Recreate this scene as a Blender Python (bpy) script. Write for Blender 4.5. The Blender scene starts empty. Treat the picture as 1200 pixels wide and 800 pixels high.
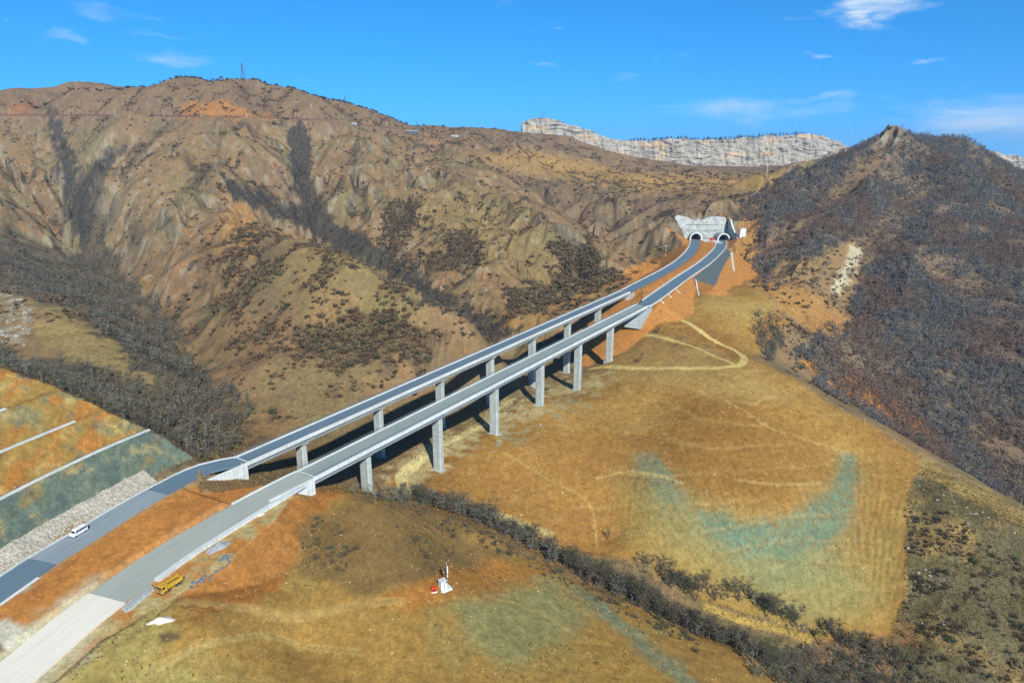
import bpy, bmesh, math, random
import numpy as np
from mathutils import Vector, Matrix

RNG = np.random.RandomState(7)
random.seed(7)
SC = bpy.context.scene
COL = SC.collection
FAST = False
NB, NR = (1800, 1400)

# ------------------------------------------------------------------ camera
FL, CAMZ = 800.0, 100.0
TH = math.atan(225 / 800)
CT, ST = math.cos(TH), math.sin(TH)


def g(py):
    return math.tan(TH + math.atan((py - 400) / FL))


def ray(px, py):
    u, v = (px - 600) / FL, (py - 400) / FL
    return np.array([u, CT - v * ST, -ST - v * CT])


def pY(px, py, Y):
    d = ray(px, py)
    t = Y / d[1]
    return np.array([0, 0, CAMZ]) + d * t


def pZ(px, py, z):
    d = ray(px, py)
    t = (z - CAMZ) / d[2]
    return np.array([0, 0, CAMZ]) + d * t


def proj(X, Y, Z):
    zz = Z - CAMZ
    d = np.maximum(Y * CT - zz * ST, 1e-3)
    v = Y * ST + zz * CT
    return 600 + FL * X / d, 400 - FL * v / d, d


cam = bpy.data.cameras.new('camera')
camo = bpy.data.objects.new('camera', cam)
COL.objects.link(camo)
camo.location = (0, 0, CAMZ)
camo.rotation_euler = (math.pi / 2 - TH, 0, 0)
cam.sensor_width = 36
cam.lens = 24
cam.clip_start = 1
cam.clip_end = 30000
SC.camera = camo

# ------------------------------------------------------------------ helpers


def C(r, gg, b, k=1.0):
    def f(c):
        c /= 255
        return (c / 12.92 if c <= .04045 else ((c + .055) / 1.055) ** 2.4) * k
    return np.array([f(r), f(gg), f(b)])


def perlin(x, y, seed=0):
    xi = np.floor(x).astype(np.int64)
    yi = np.floor(y).astype(np.int64)
    xf = (x - xi).astype(np.float32)
    yf = (y - yi).astype(np.float32)

    def hsh(a, b):
        h = (a * 374761393 + b * 668265263 + seed * 144269) & 0xffffffff
        h = ((h ^ (h >> 13)) * 1274126177) & 0xffffffff
        return ((h ^ (h >> 16)) & 255)
    ang = np.arange(256) / 256 * 2 * np.pi
    gx, gy = np.cos(ang).astype(np.float32), np.sin(ang).astype(np.float32)
    u = xf * xf * xf * (xf * (xf * 6 - 15) + 10)
    v = yf * yf * yf * (yf * (yf * 6 - 15) + 10)
    out = 0
    for a in (0, 1):
        wa = u if a else 1 - u
        for b in (0, 1):
            wb = v if b else 1 - v
            h = hsh(xi + a, yi + b)
            out = out + wa * wb * (gx[h] * (xf - a) + gy[h] * (yf - b))
    return out * 1.5


def fbm(x, y, seed=0, octv=4, gain=.5):
    s, a, n = 0, 1, 0
    for o in range(octv):
        s = s + a * perlin(x * 2 ** o + 17.3 * o, y * 2 ** o - 9.1 * o, seed + o)
        n += a
        a *= gain
    return s / n * 1.4


def sstep(a, b, x):
    t = np.clip((x - a) / (b - a), 0, 1)
    return t * t * (3 - 2 * t)


def sdf_poly(x, y, poly):
    P = np.asarray(poly, float)
    d = np.full(x.shape, 1e18)
    s = np.ones(x.shape)
    n = len(P)
    for i in range(n):
        a, b = P[i], P[i - 1]
        e = b - a
        wx, wy = x - a[0], y - a[1]
        t = np.clip((wx * e[0] + wy * e[1]) / (e @ e + 1e-12), 0, 1)
        d = np.minimum(d, (wx - e[0] * t) ** 2 + (wy - e[1] * t) ** 2)
        c1 = y >= a[1]
        c2 = y < b[1]
        c3 = e[0] * wy > e[1] * wx
        flip = (c1 & c2 & c3) | (~c1 & ~c2 & ~c3)
        s = np.where(flip, -s, s)
    return s * np.sqrt(d)          # negative inside


def d_line(x, y, pts):
    P = np.asarray(pts, float)
    d = np.full(x.shape, 1e18)
    tt = np.zeros(x.shape)
    for i in range(len(P) - 1):
        a, e = P[i], P[i + 1] - P[i]
        wx, wy = x - a[0], y - a[1]
        t = np.clip((wx * e[0] + wy * e[1]) / (e @ e + 1e-12), 0, 1)
        dd = (wx - e[0] * t) ** 2 + (wy - e[1] * t) ** 2
        m = dd < d
        d = np.where(m, dd, d)
        tt = np.where(m, i + t, tt)
    return np.sqrt(d), tt


def catmull(pts, step):
    """resample a 3D polyline smoothly at about `step` metres"""
    P = np.asarray(pts, float)
    Q = np.vstack([2 * P[0] - P[1], P, 2 * P[-1] - P[-2]])
    out = []
    for i in range(1, len(Q) - 2):
        p0, p1, p2, p3 = Q[i - 1], Q[i], Q[i + 1], Q[i + 2]
        n = max(1, int(np.linalg.norm(p2 - p1) / step))
        for t in np.arange(n) / n:
            out.append(.5 * ((2 * p1) + (-p0 + p2) * t + (2 * p0 - 5 * p1 + 4 * p2 - p3) * t * t
                             + (-p0 + 3 * p1 - 3 * p2 + p3) * t ** 3))
    out.append(P[-1])
    return np.array(out)


def tag(o, label=None, cat=None, group=None, kind=None):
    if label:
        o['label'] = label
    if cat:
        o['category'] = cat
    if group:
        o['group'] = group
    if kind:
        o['kind'] = kind
    return o


def link(o, parent=None):
    COL.objects.link(o)
    if parent is not None:
        o.parent = parent
    return o


def empty(name, loc=(0, 0, 0), rz=0):
    o = bpy.data.objects.new(name, None)
    o.location = loc
    o.rotation_euler = (0, 0, rz)
    o.empty_display_size = .5
    return link(o)


def np_mesh(name, V, faces, mat, col=None, uv=None, smooth=False):
    """faces: (n,k) int array; col: per-vertex (n,3)"""
    V = np.asarray(V, np.float32)
    faces = np.asarray(faces, np.int32)
    n, k = faces.shape
    me = bpy.data.meshes.new(name)
    me.vertices.add(len(V))
    me.vertices.foreach_set('co', V.ravel())
    me.loops.add(n * k)
    me.loops.foreach_set('vertex_index', faces.ravel())
    me.polygons.add(n)
    me.polygons.foreach_set('loop_start', np.arange(0, n * k, k, dtype=np.int32))
    me.polygons.foreach_set('loop_total', np.full(n, k, np.int32))
    me.polygons.foreach_set('use_smooth', np.full(n, bool(smooth)))
    if uv is not None:
        l = me.uv_layers.new(name='UVMap')
        l.data.foreach_set('uv', np.asarray(uv, np.float32)[faces.ravel()].ravel())
    if col is not None:
        a = me.color_attributes.new('Col', 'FLOAT_COLOR', 'POINT')
        c4 = np.ones((len(V), 4), np.float32)
        c4[:, :3] = col
        a.data.foreach_set('color', c4.ravel())
    me.update(calc_edges=True)
    if mat is not None:
        me.materials.append(mat)
    return me


class MB:
    """collects boxes, prisms and tubes, then links them as ONE mesh object"""

    def __init__(self):
        self.v, self.f = [], []

    def add(self, vs, fs):
        o = len(self.v)
        self.v += [tuple(p) for p in vs]
        self.f += [tuple(i + o for i in f) for f in fs]
        return self

    def box(self, c, s, rz=0.0, M=None):
        cx, cy, cz = c
        a, b, h = s[0] / 2, s[1] / 2, s[2] / 2
        cr, sr = math.cos(rz), math.sin(rz)
        vs = []
        for z in (-h, h):
            for x, y in ((-a, -b), (a, -b), (a, b), (-a, b)):
                vs.append((cx + x * cr - y * sr, cy + x * sr + y * cr, cz + z))
        if M is not None:
            vs = [tuple(M @ Vector(p)) for p in vs]
        return self.add(vs, [(3, 2, 1, 0), (4, 5, 6, 7), (0, 1, 5, 4), (1, 2, 6, 5), (2, 3, 7, 6), (3, 0, 4, 7)])

    def prism(self, prof, x0, x1, axis='x'):
        """profile of (a,b) pairs extruded along an axis; x: (a,b)->(y,z); y: (a,b)->(x,z); z: (a,b)->(x,y)"""
        n = len(prof)
        vs = []
        for t in (x0, x1):
            for a, b in prof:
                vs.append({'x': (t, a, b), 'y': (a, t, b), 'z': (a, b, t)}[axis])
        fs = [tuple(range(n)), tuple(range(2 * n - 1, n - 1, -1))]
        for i in range(n):
            j = (i + 1) % n
            fs.append((i, i + n, j + n, j))
        return self.add(vs, fs)

    def tube(self, p, q, r0, r1=None, n=8):
        p, q = Vector(p), Vector(q)
        r1 = r0 if r1 is None else r1
        d = (q - p).normalized()
        a = d.orthogonal().normalized()
        b = d.cross(a)
        vs = []
        for c, r in ((p, r0), (q, r1)):
            for i in range(n):
                t = 2 * math.pi * i / n
                vs.append(tuple(c + (a * math.cos(t) + b * math.sin(t)) * r))
        fs = [tuple(range(n - 1, -1, -1)), tuple(range(n, 2 * n))]
        for i in range(n):
            j = (i + 1) % n
            fs.append((i, j, j + n, i + n))
        return self.add(vs, fs)

    def build(self, name, mat, parent=None, bevel=0.0, smooth=False):
        me = bpy.data.meshes.new(name)
        me.from_pydata(self.v, [], self.f)
        bm = bmesh.new()
        bm.from_mesh(me)
        bmesh.ops.recalc_face_normals(bm, faces=bm.faces)
        if bevel:
            bmesh.ops.bevel(bm, geom=list(bm.edges), offset=bevel, segments=2, profile=.6, affect='EDGES', clamp_overlap=True)
        bm.to_mesh(me)
        bm.free()
        if smooth:
            for p in me.polygons:
                p.use_smooth = True
        me.materials.append(mat)
        return link(bpy.data.objects.new(name, me), parent)


# ------------------------------------------------------------------ materials


def nodes(m):
    m.use_nodes = True
    nt = m.node_tree
    b = nt.nodes['Principled BSDF']
    return nt, b


def mat_plain(name, col, rough=.7, var=.25, scale=1.5, metal=0.0, bump=0.0, spec=.3, streak=0.0):
    """colour broken up by two object-space noises (dirt, grain)"""
    m = bpy.data.materials.new(name)
    nt, b = nodes(m)
    N = nt.nodes.new
    tc = N('ShaderNodeTexCoord')
    n1 = N('ShaderNodeTexNoise')
    n1.inputs['Scale'].default_value = scale
    n1.inputs['Detail'].default_value = 6
    n1.inputs['Roughness'].default_value = .65
    nt.links.new(tc.outputs['Object'], n1.inputs['Vector'])
    r = N('ShaderNodeMapRange')
    r.inputs['From Min'].default_value = .25
    r.inputs['From Max'].default_value = .75
    r.inputs['To Min'].default_value = 1 - var
    r.inputs['To Max'].default_value = 1 + var * .5
    nt.links.new(n1.outputs['Fac'], r.inputs['Value'])
    mx = N('ShaderNodeMix')
    mx.data_type = 'RGBA'
    mx.blend_type = 'MULTIPLY'
    mx.inputs[0].default_value = 1
    mx.inputs[6].default_value = (*col, 1)
    nt.links.new(r.outputs[0], mx.inputs[7])
    last = mx.outputs[2]
    if streak:          # rain streaks and formwork lifts on concrete
        geo = N('ShaderNodeNewGeometry')
        for sc3, a_ in (((1.6, 1.6, .07), streak), ((.05, .05, .9), streak * .5)):
            mp = N('ShaderNodeMapping')
            mp.inputs['Scale'].default_value = sc3
            nt.links.new(geo.outputs['Position'], mp.inputs['Vector'])
            n2 = N('ShaderNodeTexNoise')
            n2.inputs['Scale'].default_value = 1
            n2.inputs['Detail'].default_value = 4
            n2.inputs['Roughness'].default_value = .7
            nt.links.new(mp.outputs[0], n2.inputs['Vector'])
            r2 = N('ShaderNodeMapRange')
            r2.inputs['From Min'].default_value = .35
            r2.inputs['From Max'].default_value = .62
            r2.inputs['To Min'].default_value = 1 - a_
            r2.inputs['To Max'].default_value = 1.06
            nt.links.new(n2.outputs['Fac'], r2.inputs['Value'])
            m2 = N('ShaderNodeMix')
            m2.data_type = 'RGBA'
            m2.blend_type = 'MULTIPLY'
            m2.inputs[0].default_value = 1
            nt.links.new(last, m2.inputs[6])
            nt.links.new(r2.outputs[0], m2.inputs[7])
            last = m2.outputs[2]
    nt.links.new(last, b.inputs['Base Color'])
    b.inputs['Roughness'].default_value = rough
    b.inputs['Metallic'].default_value = metal
    b.inputs['Specular IOR Level'].default_value = spec
    if bump:
        bp = N('ShaderNodeBump')
        bp.inputs['Strength'].default_value = bump
        bp.inputs['Distance'].default_value = .1
        nt.links.new(n1.outputs['Fac'], bp.inputs['Height'])
        nt.links.new(bp.outputs[0], b.inputs['Normal'])
    return m


def mat_attr(name, rough=.95, var=.3, scales=(.35, 2.2), bump=.6, bdist=.35, objrand=0.0, spec=.1):
    """colour from the 'Col' attribute, times procedural noise in world metres"""
    m = bpy.data.materials.new(name)
    nt, b = nodes(m)
    N = nt.nodes.new
    at = N('ShaderNodeVertexColor')
    at.layer_name = 'Col'
    geo = N('ShaderNodeNewGeometry')
    last = at.outputs['Color']
    hs = []
    for s in scales:
        n1 = N('ShaderNodeTexNoise')
        n1.inputs['Scale'].default_value = s
        n1.inputs['Detail'].default_value = 5
        n1.inputs['Roughness'].default_value = .7
        nt.links.new(geo.outputs['Position'], n1.inputs['Vector'])
        hs.append(n1.outputs['Fac'])
        r = N('ShaderNodeMapRange')
        r.inputs['From Min'].default_value = .28
        r.inputs['From Max'].default_value = .72
        r.inputs['To Min'].default_value = 1 - var
        r.inputs['To Max'].default_value = 1 + var
        nt.links.new(n1.outputs['Fac'], r.inputs['Value'])
        mx = N('ShaderNodeMix')
        mx.data_type = 'RGBA'
        mx.blend_type = 'MULTIPLY'
        mx.inputs[0].default_value = 1
        nt.links.new(last, mx.inputs[6])
        nt.links.new(r.outputs[0], mx.inputs[7])
        last = mx.outputs[2]
    nt.links.new(last, b.inputs['Base Color'])
    b.inputs['Roughness'].default_value = rough
    b.inputs['Specular IOR Level'].default_value = spec
    if bump:
        bp = N('ShaderNodeBump')
        bp.inputs['Strength'].default_value = bump
        bp.inputs['Distance'].default_value = bdist
        nt.links.new(hs[-1], bp.inputs['Height'])
        nt.links.new(bp.outputs[0], b.inputs['Normal'])
    return m


def mat_twig(name, col, col2):
    """bark / dry twigs; every object draws its own tint"""
    m = bpy.data.materials.new(name)
    nt, b = nodes(m)
    N = nt.nodes.new
    oi = N('ShaderNodeObjectInfo')
    mx = N('ShaderNodeMix')
    mx.data_type = 'RGBA'
    mx.inputs[6].default_value = (*col, 1)
    mx.inputs[7].default_value = (*col2, 1)
    nt.links.new(oi.outputs['Random'], mx.inputs[0])
    nt.links.new(mx.outputs[2], b.inputs['Base Color'])
    b.inputs['Roughness'].default_value = .9
    b.inputs['Specular IOR Level'].default_value = .1
    return m


def mat_road(name, col, col2, patch=.5, joint=None):
    """UV in metres (across, along): tyre streaks along the road, patches, fine grain"""
    m = bpy.data.materials.new(name)
    nt, b = nodes(m)
    N = nt.nodes.new
    uv = N('ShaderNodeTexCoord')

    def noise(sx, sy, det):
        mp = N('ShaderNodeMapping')
        mp.inputs['Scale'].default_value = (sx, sy, 1)
        nt.links.new(uv.outputs['UV'], mp.inputs['Vector'])
        n = N('ShaderNodeTexNoise')
        n.inputs['Scale'].default_value = 1
        n.inputs['Detail'].default_value = det
        n.inputs['Roughness'].default_value = .65
        nt.links.new(mp.outputs[0], n.inputs['Vector'])
        return n.outputs['Fac']
    streak, blot, grain = noise(1.1, .03, 4), noise(.12, .05, 4), noise(3, 3, 3)
    mx = N('ShaderNodeMix')
    mx.data_type = 'RGBA'
    mx.inputs[6].default_value = (*col, 1)
    mx.inputs[7].default_value = (*col2, 1)
    r = N('ShaderNodeMapRange')
    r.inputs['From Min'].default_value = .35
    r.inputs['From Max'].default_value = .65
    ad = N('ShaderNodeMath')
    ad.operation = 'MULTIPLY_ADD'
    ad.inputs[1].default_value = .55
    nt.links.new(streak, ad.inputs[0])
    m2 = N('ShaderNodeMath')
    m2.operation = 'MULTIPLY'
    m2.inputs[1].default_value = .45
    nt.links.new(blot, m2.inputs[0])
    nt.links.new(m2.outputs[0], ad.inputs[2])
    nt.links.new(ad.outputs[0], r.inputs['Value'])
    nt.links.new(r.outputs[0], mx.inputs[0])
    r2 = N('ShaderNodeMapRange')
    r2.inputs['To Min'].default_value = .75
    r2.inputs['To Max'].default_value = 1.25
    nt.links.new(grain, r2.inputs['Value'])
    m3 = N('ShaderNodeMix')
    m3.data_type = 'RGBA'
    m3.blend_type = 'MULTIPLY'
    m3.inputs[0].default_value = 1
    nt.links.new(mx.outputs[2], m3.inputs[6])
    nt.links.new(r2.outputs[0], m3.inputs[7])
    nt.links.new(m3.outputs[2], b.inputs['Base Color'])
    b.inputs['Roughness'].default_value = .85
    b.inputs['Specular IOR Level'].default_value = .2
    return m


M = {}
M['ground'] = mat_attr('earth', var=.22, scales=(.35, 1.1, 3.5), bump=.6, bdist=.22)
M['plantmass'] = mat_attr('dry_twigs_mass', var=.15, bump=0)
M['cliff'] = mat_attr('limestone', var=.25, scales=(.03, .15), bump=.8, bdist=4)
M['rubble'] = mat_attr('pale_rubble', var=.3, scales=(.8, 3), bump=.8, bdist=.3)
M['concrete'] = mat_plain('concrete', C(172, 180, 178), .8, .22, .25, bump=.1, streak=.25)
M['pier'] = mat_plain('pier_concrete', C(184, 192, 186), .8, .2, .3, bump=.1, streak=.3)
M['white'] = mat_plain('white_concrete', C(216, 222, 218), .75, .15, .4, streak=.22)
M['girder'] = mat_plain('girder_concrete', C(140, 146, 146), .85, .25, .4)
M['shot'] = mat_plain('sprayed_concrete', C(186, 192, 184), .9, .35, .16, bump=.6, streak=.35)
M['rail'] = mat_plain('galvanised_steel', C(150, 160, 165), .5, .2, 3, metal=.6)
M['deck_a'] = mat_road('asphalt_blue_grey', C(88, 112, 128), C(108, 130, 142))
M['deck_c'] = mat_road('worn_concrete_deck', C(128, 144, 142), C(150, 164, 158))
M['road_a'] = mat_road('road_binder_course', C(122, 138, 146), C(152, 164, 166))
M['road_c'] = mat_road('road_subbase', C(148, 158, 150), C(172, 178, 166))
M['road_w'] = mat_road('stabilised_base_course', C(212, 210, 194), C(234, 230, 214))
M['bark'] = mat_twig('bark', C(84, 76, 66), C(104, 94, 82))
M['twig'] = mat_twig('twigs', C(86, 80, 68), C(106, 96, 80))
M['twig_green'] = mat_twig('grey_green_twigs', C(78, 84, 62), C(98, 100, 78))
M['scrub'] = mat_twig('scrub_twigs', C(88, 78, 60), C(112, 96, 70))
M['rock'] = mat_plain('pale_rock', C(158, 152, 138), .9, .3, 1.2, bump=.6)
M['grey_rock'] = mat_plain('blue_grey_rock', C(112, 120, 128), .9, .3, 1.2, bump=.6)
M['yellow'] = mat_plain('truck_yellow', C(205, 165, 50), .45, .25, 1.0, spec=.5)
M['dark'] = mat_plain('dark_steel', C(42, 40, 38), .6, .3, 2)
M['tyre'] = mat_plain('tyre_rubber', C(30, 29, 28), .9, .2, 2)
M['glass'] = mat_plain('dark_glass', C(24, 32, 38), .08, .1, 1, spec=.8)
M['vanwhite'] = mat_plain('van_white_paint', C(232, 234, 234), .35, .06, .8, spec=.5)
M['red'] = mat_plain('orange_red_paint', C(225, 70, 30), .5, .2, 1.5)
M['lamp'] = mat_plain('lamp_lens', C(225, 225, 215), .15, .05, 2, spec=.7)
M['tail'] = mat_plain('tail_lens', C(170, 25, 20), .2, .1, 2, spec=.7)
M['cab'] = mat_plain('cabinet_white', C(226, 232, 236), .45, .12, 1.0, spec=.4)
M['earthload'] = mat_plain('earth_load', C(120, 88, 55), .95, .4, 1.5, bump=.8)
M['gravel'] = mat_plain('grey_gravel', C(158, 164, 168), .95, .4, 2.5, bump=1)
M['chalk'] = mat_plain('pale_spoil', C(222, 206, 190), .95, .3, 1.5, bump=.8)
M['black'] = mat_plain('tunnel_dark', C(40, 40, 42), .95, .2, .5)  # darkness of the tunnel depth put into the colour
M['wood'] = mat_plain('weathered_wood', C(186, 176, 158), .85, .2, 2)
M['steel'] = mat_plain('pylon_steel', C(96, 98, 102), .6, .2, 1, metal=.3)

# ------------------------------------------------------------------ road and bridge lines
# bridge axes: origin at the first pier, bearing, gradient (piers every 40 m)
BR = dict(right=dict(o=np.array([-52.04, 221.9]), b=.582, s=.0171, z0=-3.69, n=6),
          left=dict(o=np.array([-78.14, 232.9]), b=.592, s=.0216, z0=-4.39, n=7))
DECK_H = 3.3


def br_pt(side, k):
    q = BR[side]
    d = np.array([math.sin(q['b']), math.cos(q['b'])])
    xy = q['o'] + d * 40 * k
    return np.array([xy[0], xy[1], q['z0'] + DECK_H + q['s'] * 40 * k])


def br_k(side, px):
    ks = np.linspace(-3, 10, 5000)
    P = np.array([br_pt(side, k) for k in ks])
    x, _, _ = proj(P[:, 0], P[:, 1], P[:, 2])
    return ks[np.argmin(abs(x - px))]


K_R = (br_k('right', 357), br_k('right', 752))
K_L = (br_k('left', 281), br_k('left', 733))
HW = dict(right=4.1, left=3.55)     # half width of each deck


def road_px(pts, z):
    return [pZ(a, b, z(a) if callable(z) else z) for a, b in pts]


right_near = [pZ(-60, 846, -4.6), pZ(20, 786, -3.8), pZ(70, 743, -3.2), pZ(125, 700, -2.6), pZ(200, 647, -2.0), pZ(270, 605, -1.4)]
right_near += [br_pt('right', K_R[0] - .12), br_pt('right', K_R[0])]
left_near = [pZ(-120, 775, -3.6), pZ(-60, 732, -3.2), pZ(0, 691, -2.8), pZ(50, 657, -2.5), pZ(100, 627, -2.2), pZ(150, 596, -1.9), pZ(200, 568, -1.6), pZ(240, 549, -1.5)]
left_near += [br_pt('left', K_L[0])]
zr, zl = br_pt('right', K_R[1])[2], br_pt('left', K_L[1])[2]
right_far = [br_pt('right', K_R[1]), br_pt('right', K_R[1] + .3), pZ(799, 326, zr + .5), pZ(825, 308.5, 5), pZ(841, 294, 5), pZ(845, 287, 5), pZ(845, 281, 5)]
left_far = [br_pt('left', K_L[1]), br_pt('left', K_L[1] + .3), pZ(787, 313.5, 5), pZ(804, 301, 5), pZ(813, 290, 5), pZ(815, 281, 5)]
LINES = {n: catmull(p, 4) for n, p in dict(rn=right_near, ln=left_near, rf=right_far, lf=left_far).items()}


def offset(line, off):
    T = np.gradient(line[:, :2], axis=0)
    T /= np.linalg.norm(T, axis=1)[:, None] + 1e-9
    n = np.stack([T[:, 1], -T[:, 0]], 1)        # to the right of travel
    o = line.copy()
    o[:, :2] += n * (np.asarray(off).reshape(-1, 1) if np.ndim(off) else off)
    return o


# ------------------------------------------------------------------ terrain: control points (pixel x, y, forward metres)
CP = """
0 107 1300;50 103 1330;100 97 1350;150 105 1350;190 100 1350;220 89 1350;250 97 1320;285 92 1280;340 105 1280;400 122 1280;450 145 1280;510 158 1320;560 152 1350
240 135 1080;250 180 900;262 225 720;300 248 600;335 265 520;380 277 475;420 290 440;480 325 390;520 365 365;560 400 355
250 270 560;300 300 480;300 350 410;250 350 430;350 400 365;430 400 360;300 430 340;400 460 325;480 430 345;200 300 520;170 250 680;200 220 760;150 200 900;130 150 1080;180 130 1120
285 505 285;250 460 330;215 400 405;165 345 500;130 290 620;100 250 760;75 215 900;65 180 1020;50 150 1120
330 250 720;400 275 600;470 315 510;540 370 430;600 395 410;350 180 1000;355 225 850
450 250 740;450 200 950;400 200 930;420 160 1080;530 260 660;560 300 560;600 350 470;640 370 450;650 330 530;680 310 590;330 160 1030;300 200 880;310 140 1080;480 180 1060
480 165 1180;560 205 980;615 235 800;680 276 660;714 295 610;735 318 570;600 260 720;650 290 620
640 232 950;700 265 800;745 290 720
740 255 850;700 225 1000;760 220 1000;800 235 900;650 200 1200;700 195 1300;600 175 1250;640 155 1500;740 189 1650;840 197 1700;930 195 1650;700 184 1650;790 195 1650;980 191 1600;880 215 1200;800 200 1350;830 246 785;800 250 780;858 248 790;780 262 740;900 235 1000
32 342 440;75 357 410;107 375 385;140 400 360;205 435 330;0 336 430;150 470 290;60 430 320;0 410 340;80 390 365;100 330 520;0 270 700;0 300 600;0 200 950;0 150 1150;-100 380 400;-100 300 600;-150 200 900;-100 120 1300;-250 130 1300;-200 450 330
0 435 201;58 458 202;115 485 203;175 510 204;215 545 203;-100 420 190;-200 430 180;-100 470 180;240 520 245;180 495 245;120 470 245;50 440 245;-50 425 245;30 470 190;100 500 193;150 520 195;-60 480 172
330 545 250;400 545 250;300 530 262;250 535 240
862 252 775;930 200 880;1000 172 920;1045 150 900;1080 163 900;1135 171 900;1165 191 890;1200 209 880;1300 250 850
900 290 690;950 240 800;1000 230 800;1050 220 790;1100 230 780;1200 260 720;905 330 600;950 345 540;1000 300 640;1050 300 640;1100 330 600;1200 350 560;1000 380 520;1050 400 500;1100 430 470;1200 450 450;1000 440 450;1050 480 430;1100 520 400;1150 555 380;1200 580 365;1300 620 340;1300 450 430
880 340 500;915 363 464;930 400 445;960 380 480;985 390 470;940 425 430;965 455 410;1000 470 405;1035 490 400
870 422 352;930 444 335;966 471 318;990 482 308;1035 507 295;1077 538 282;1140 572 266;1200 605 250;1300 660 235
800 395 395;830 360 455;770 372 420;750 430 362;800 450 331;760 480 319;700 470 330;650 500 300;600 540 267;560 560 251;700 600 245;760 560 261;850 500 290;950 500 294;900 600 248;1000 600 252;1000 540 279;900 680 226;1000 700 222;1040 740 212;800 640 230;740 645 222;700 540 275;850 560 263;950 650 236;620 610 232;680 640 226
1100 600 245;1100 700 215;1150 650 230;1200 700 215;1150 750 200;1200 800 190;1100 790 194;1060 650 232;1300 800 185
445 585 226;540 600 227;620 640 217;700 685 206;790 710 206;850 738 201;950 790 191;1050 820 187;1150 860 176
500 600 206;560 625 205;640 668 199;720 705 192;800 738 186;870 765 179;920 795 174;1000 850 160
400 577 196;440 592 190;480 600 196;365 580 196;440 650 170;440 720 150;380 610 184;540 650 192;400 690 157;519 690 166;440 800 131;200 800 119;700 800 148;600 730 163;600 800 140;300 700 145;330 640 170;270 690 148;230 670 152;350 760 139;100 800 115;520 640 192;800 800 155;250 740 130
716 419 389;677 455 355;632 474 322;578 508 289;512 547 255;428 575 222;665 425 399;624 452 366;442 535 266;520 500 300;570 470 335;700 400 430;430 560 240;460 520 275
690 350 470;720 335 500;640 385 425;590 415 385;520 450 350;450 485 315;380 515 290;330 530 275
"""
cps = []
for line in CP.strip().splitlines():
    for t in line.split(';'):
        if t.strip():
            a, b, y = map(float, t.split())
            cps.append(pY(a, b, y))
RIDGES = """
240 128 1120;246 160 990;252 190 860;262 225 720;300 248 600;335 265 520;380 277 475;420 290 440;480 325 390;520 365 365;560 400 355
285 92 1280;340 105 1280;400 122 1280;450 145 1280;510 158 1320
420 160 1110;480 168 1180;520 185 1080;560 205 980;615 235 800;680 276 660;714 295 610;735 318 570
0 340 440;32 342 440;75 357 410;107 375 385;140 400 360;205 435 330
870 422 352;930 444 335;966 471 318;990 482 308;1035 507 295;1077 538 282;1140 572 266;1200 605 250
862 252 775;900 222 840;930 200 880;1000 172 920;1045 150 900;1080 165 900;1110 167 900;1135 172 900;1165 191 890;1200 209 880
115 100 1330;110 140 1120;115 170 980;122 195 850
175 140 1100;185 180 930;180 220 760;160 262 640
1045 150 900;1030 200 820;1000 240 740;960 290 640;925 320 580
1120 165 900;1110 240 740;1080 300 630;1040 360 540;1010 410 470
450 150 1240;440 190 1010;430 220 900;440 250 800
"""
VALLEYS = """
285 505 285;250 460 330;215 400 405;165 345 500;130 290 620;100 250 760;75 215 900;65 180 1030;45 140 1140
300 240 760;330 250 730;380 268 650;435 292 570;470 315 520;510 345 470;540 370 435;600 395 410
350 160 1100;352 195 960;360 230 830;378 262 690
140 165 1050;112 200 900;98 235 790
640 232 960;680 252 860;710 270 790;745 290 720
1060 190 850;1055 260 720;1040 310 630;1000 380 530
"""
for txt, kY in ((RIDGES, .955), (VALLEYS, 1.05)):
    for line in txt.strip().splitlines():
        P = np.array([[float(q) for q in t.split()] for t in line.split(';')])
        for a, b in zip(P[:-1], P[1:]):
            m_ = max(1, int(np.hypot(*(b - a)[:2]) / 14))
            for t in np.arange(m_) / m_:
                q = a + (b - a) * t
                yy_ = math.exp(math.log(a[2]) * (1 - t) + math.log(b[2]) * t)
                cps.append(pY(q[0], q[1], yy_ * (kY if 430 < yy_ < 1050 and q[0] < 720 else 1)))
        cps.append(pY(*P[-1]))
for x, y, z in [(-100, 60, -14), (0, 60, -20), (100, 60, -34), (-60, 95, -10), (60, 95, -32), (0, 100, -22), (-160, 100, 8), (160, 100, -70),
                (-60, 30, -16), (60, 30, -26), (220, 150, -95), (-220, 120, 26)]:
    cps.append(np.array([x, y, z], float))
for px in range(-300, 600, 150):
    for Y, z in ((1750, 95), (2500, 60), (4500, 20)):
        cps.append(np.array([(px - 600) / FL * Y, Y, z]))
for px in range(600, 1600, 150):
    for Y, z in (((1350, 30), (1750, 55)) if px > 990 else ((1950, 30),)) + ((2500, 40), (4500, 20)):
        cps.append(np.array([(px - 600) / FL * Y, Y, z]))
cps = np.array(cps)


def bl(x, y):
    return np.arctan2(x, y), np.log(np.hypot(x, y))


cb, cl = bl(cps[:, 0], cps[:, 1])
# drop near-duplicates
keep = []
for i in range(len(cps)):
    if all((cb[i] - cb[j]) ** 2 + (cl[i] - cl[j]) ** 2 > .006 ** 2 for j in keep):
        keep.append(i)
cps, cb, cl = cps[keep], cb[keep], cl[keep]
RC = .012


def kern(a, b):
    return np.sqrt(a * a + b * b + RC * RC)


n = len(cps)
A = np.zeros((n + 3, n + 3))
A[:n, :n] = kern(cb[:, None] - cb[None], cl[:, None] - cl[None]) - 1e-3 * np.eye(n)
A[:n, n] = 1
A[:n, n + 1] = cb
A[:n, n + 2] = cl
A[n:, :n] = A[:n, n:].T
w = np.linalg.solve(A, np.concatenate([cps[:, 2], np.zeros(3)]))

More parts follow.
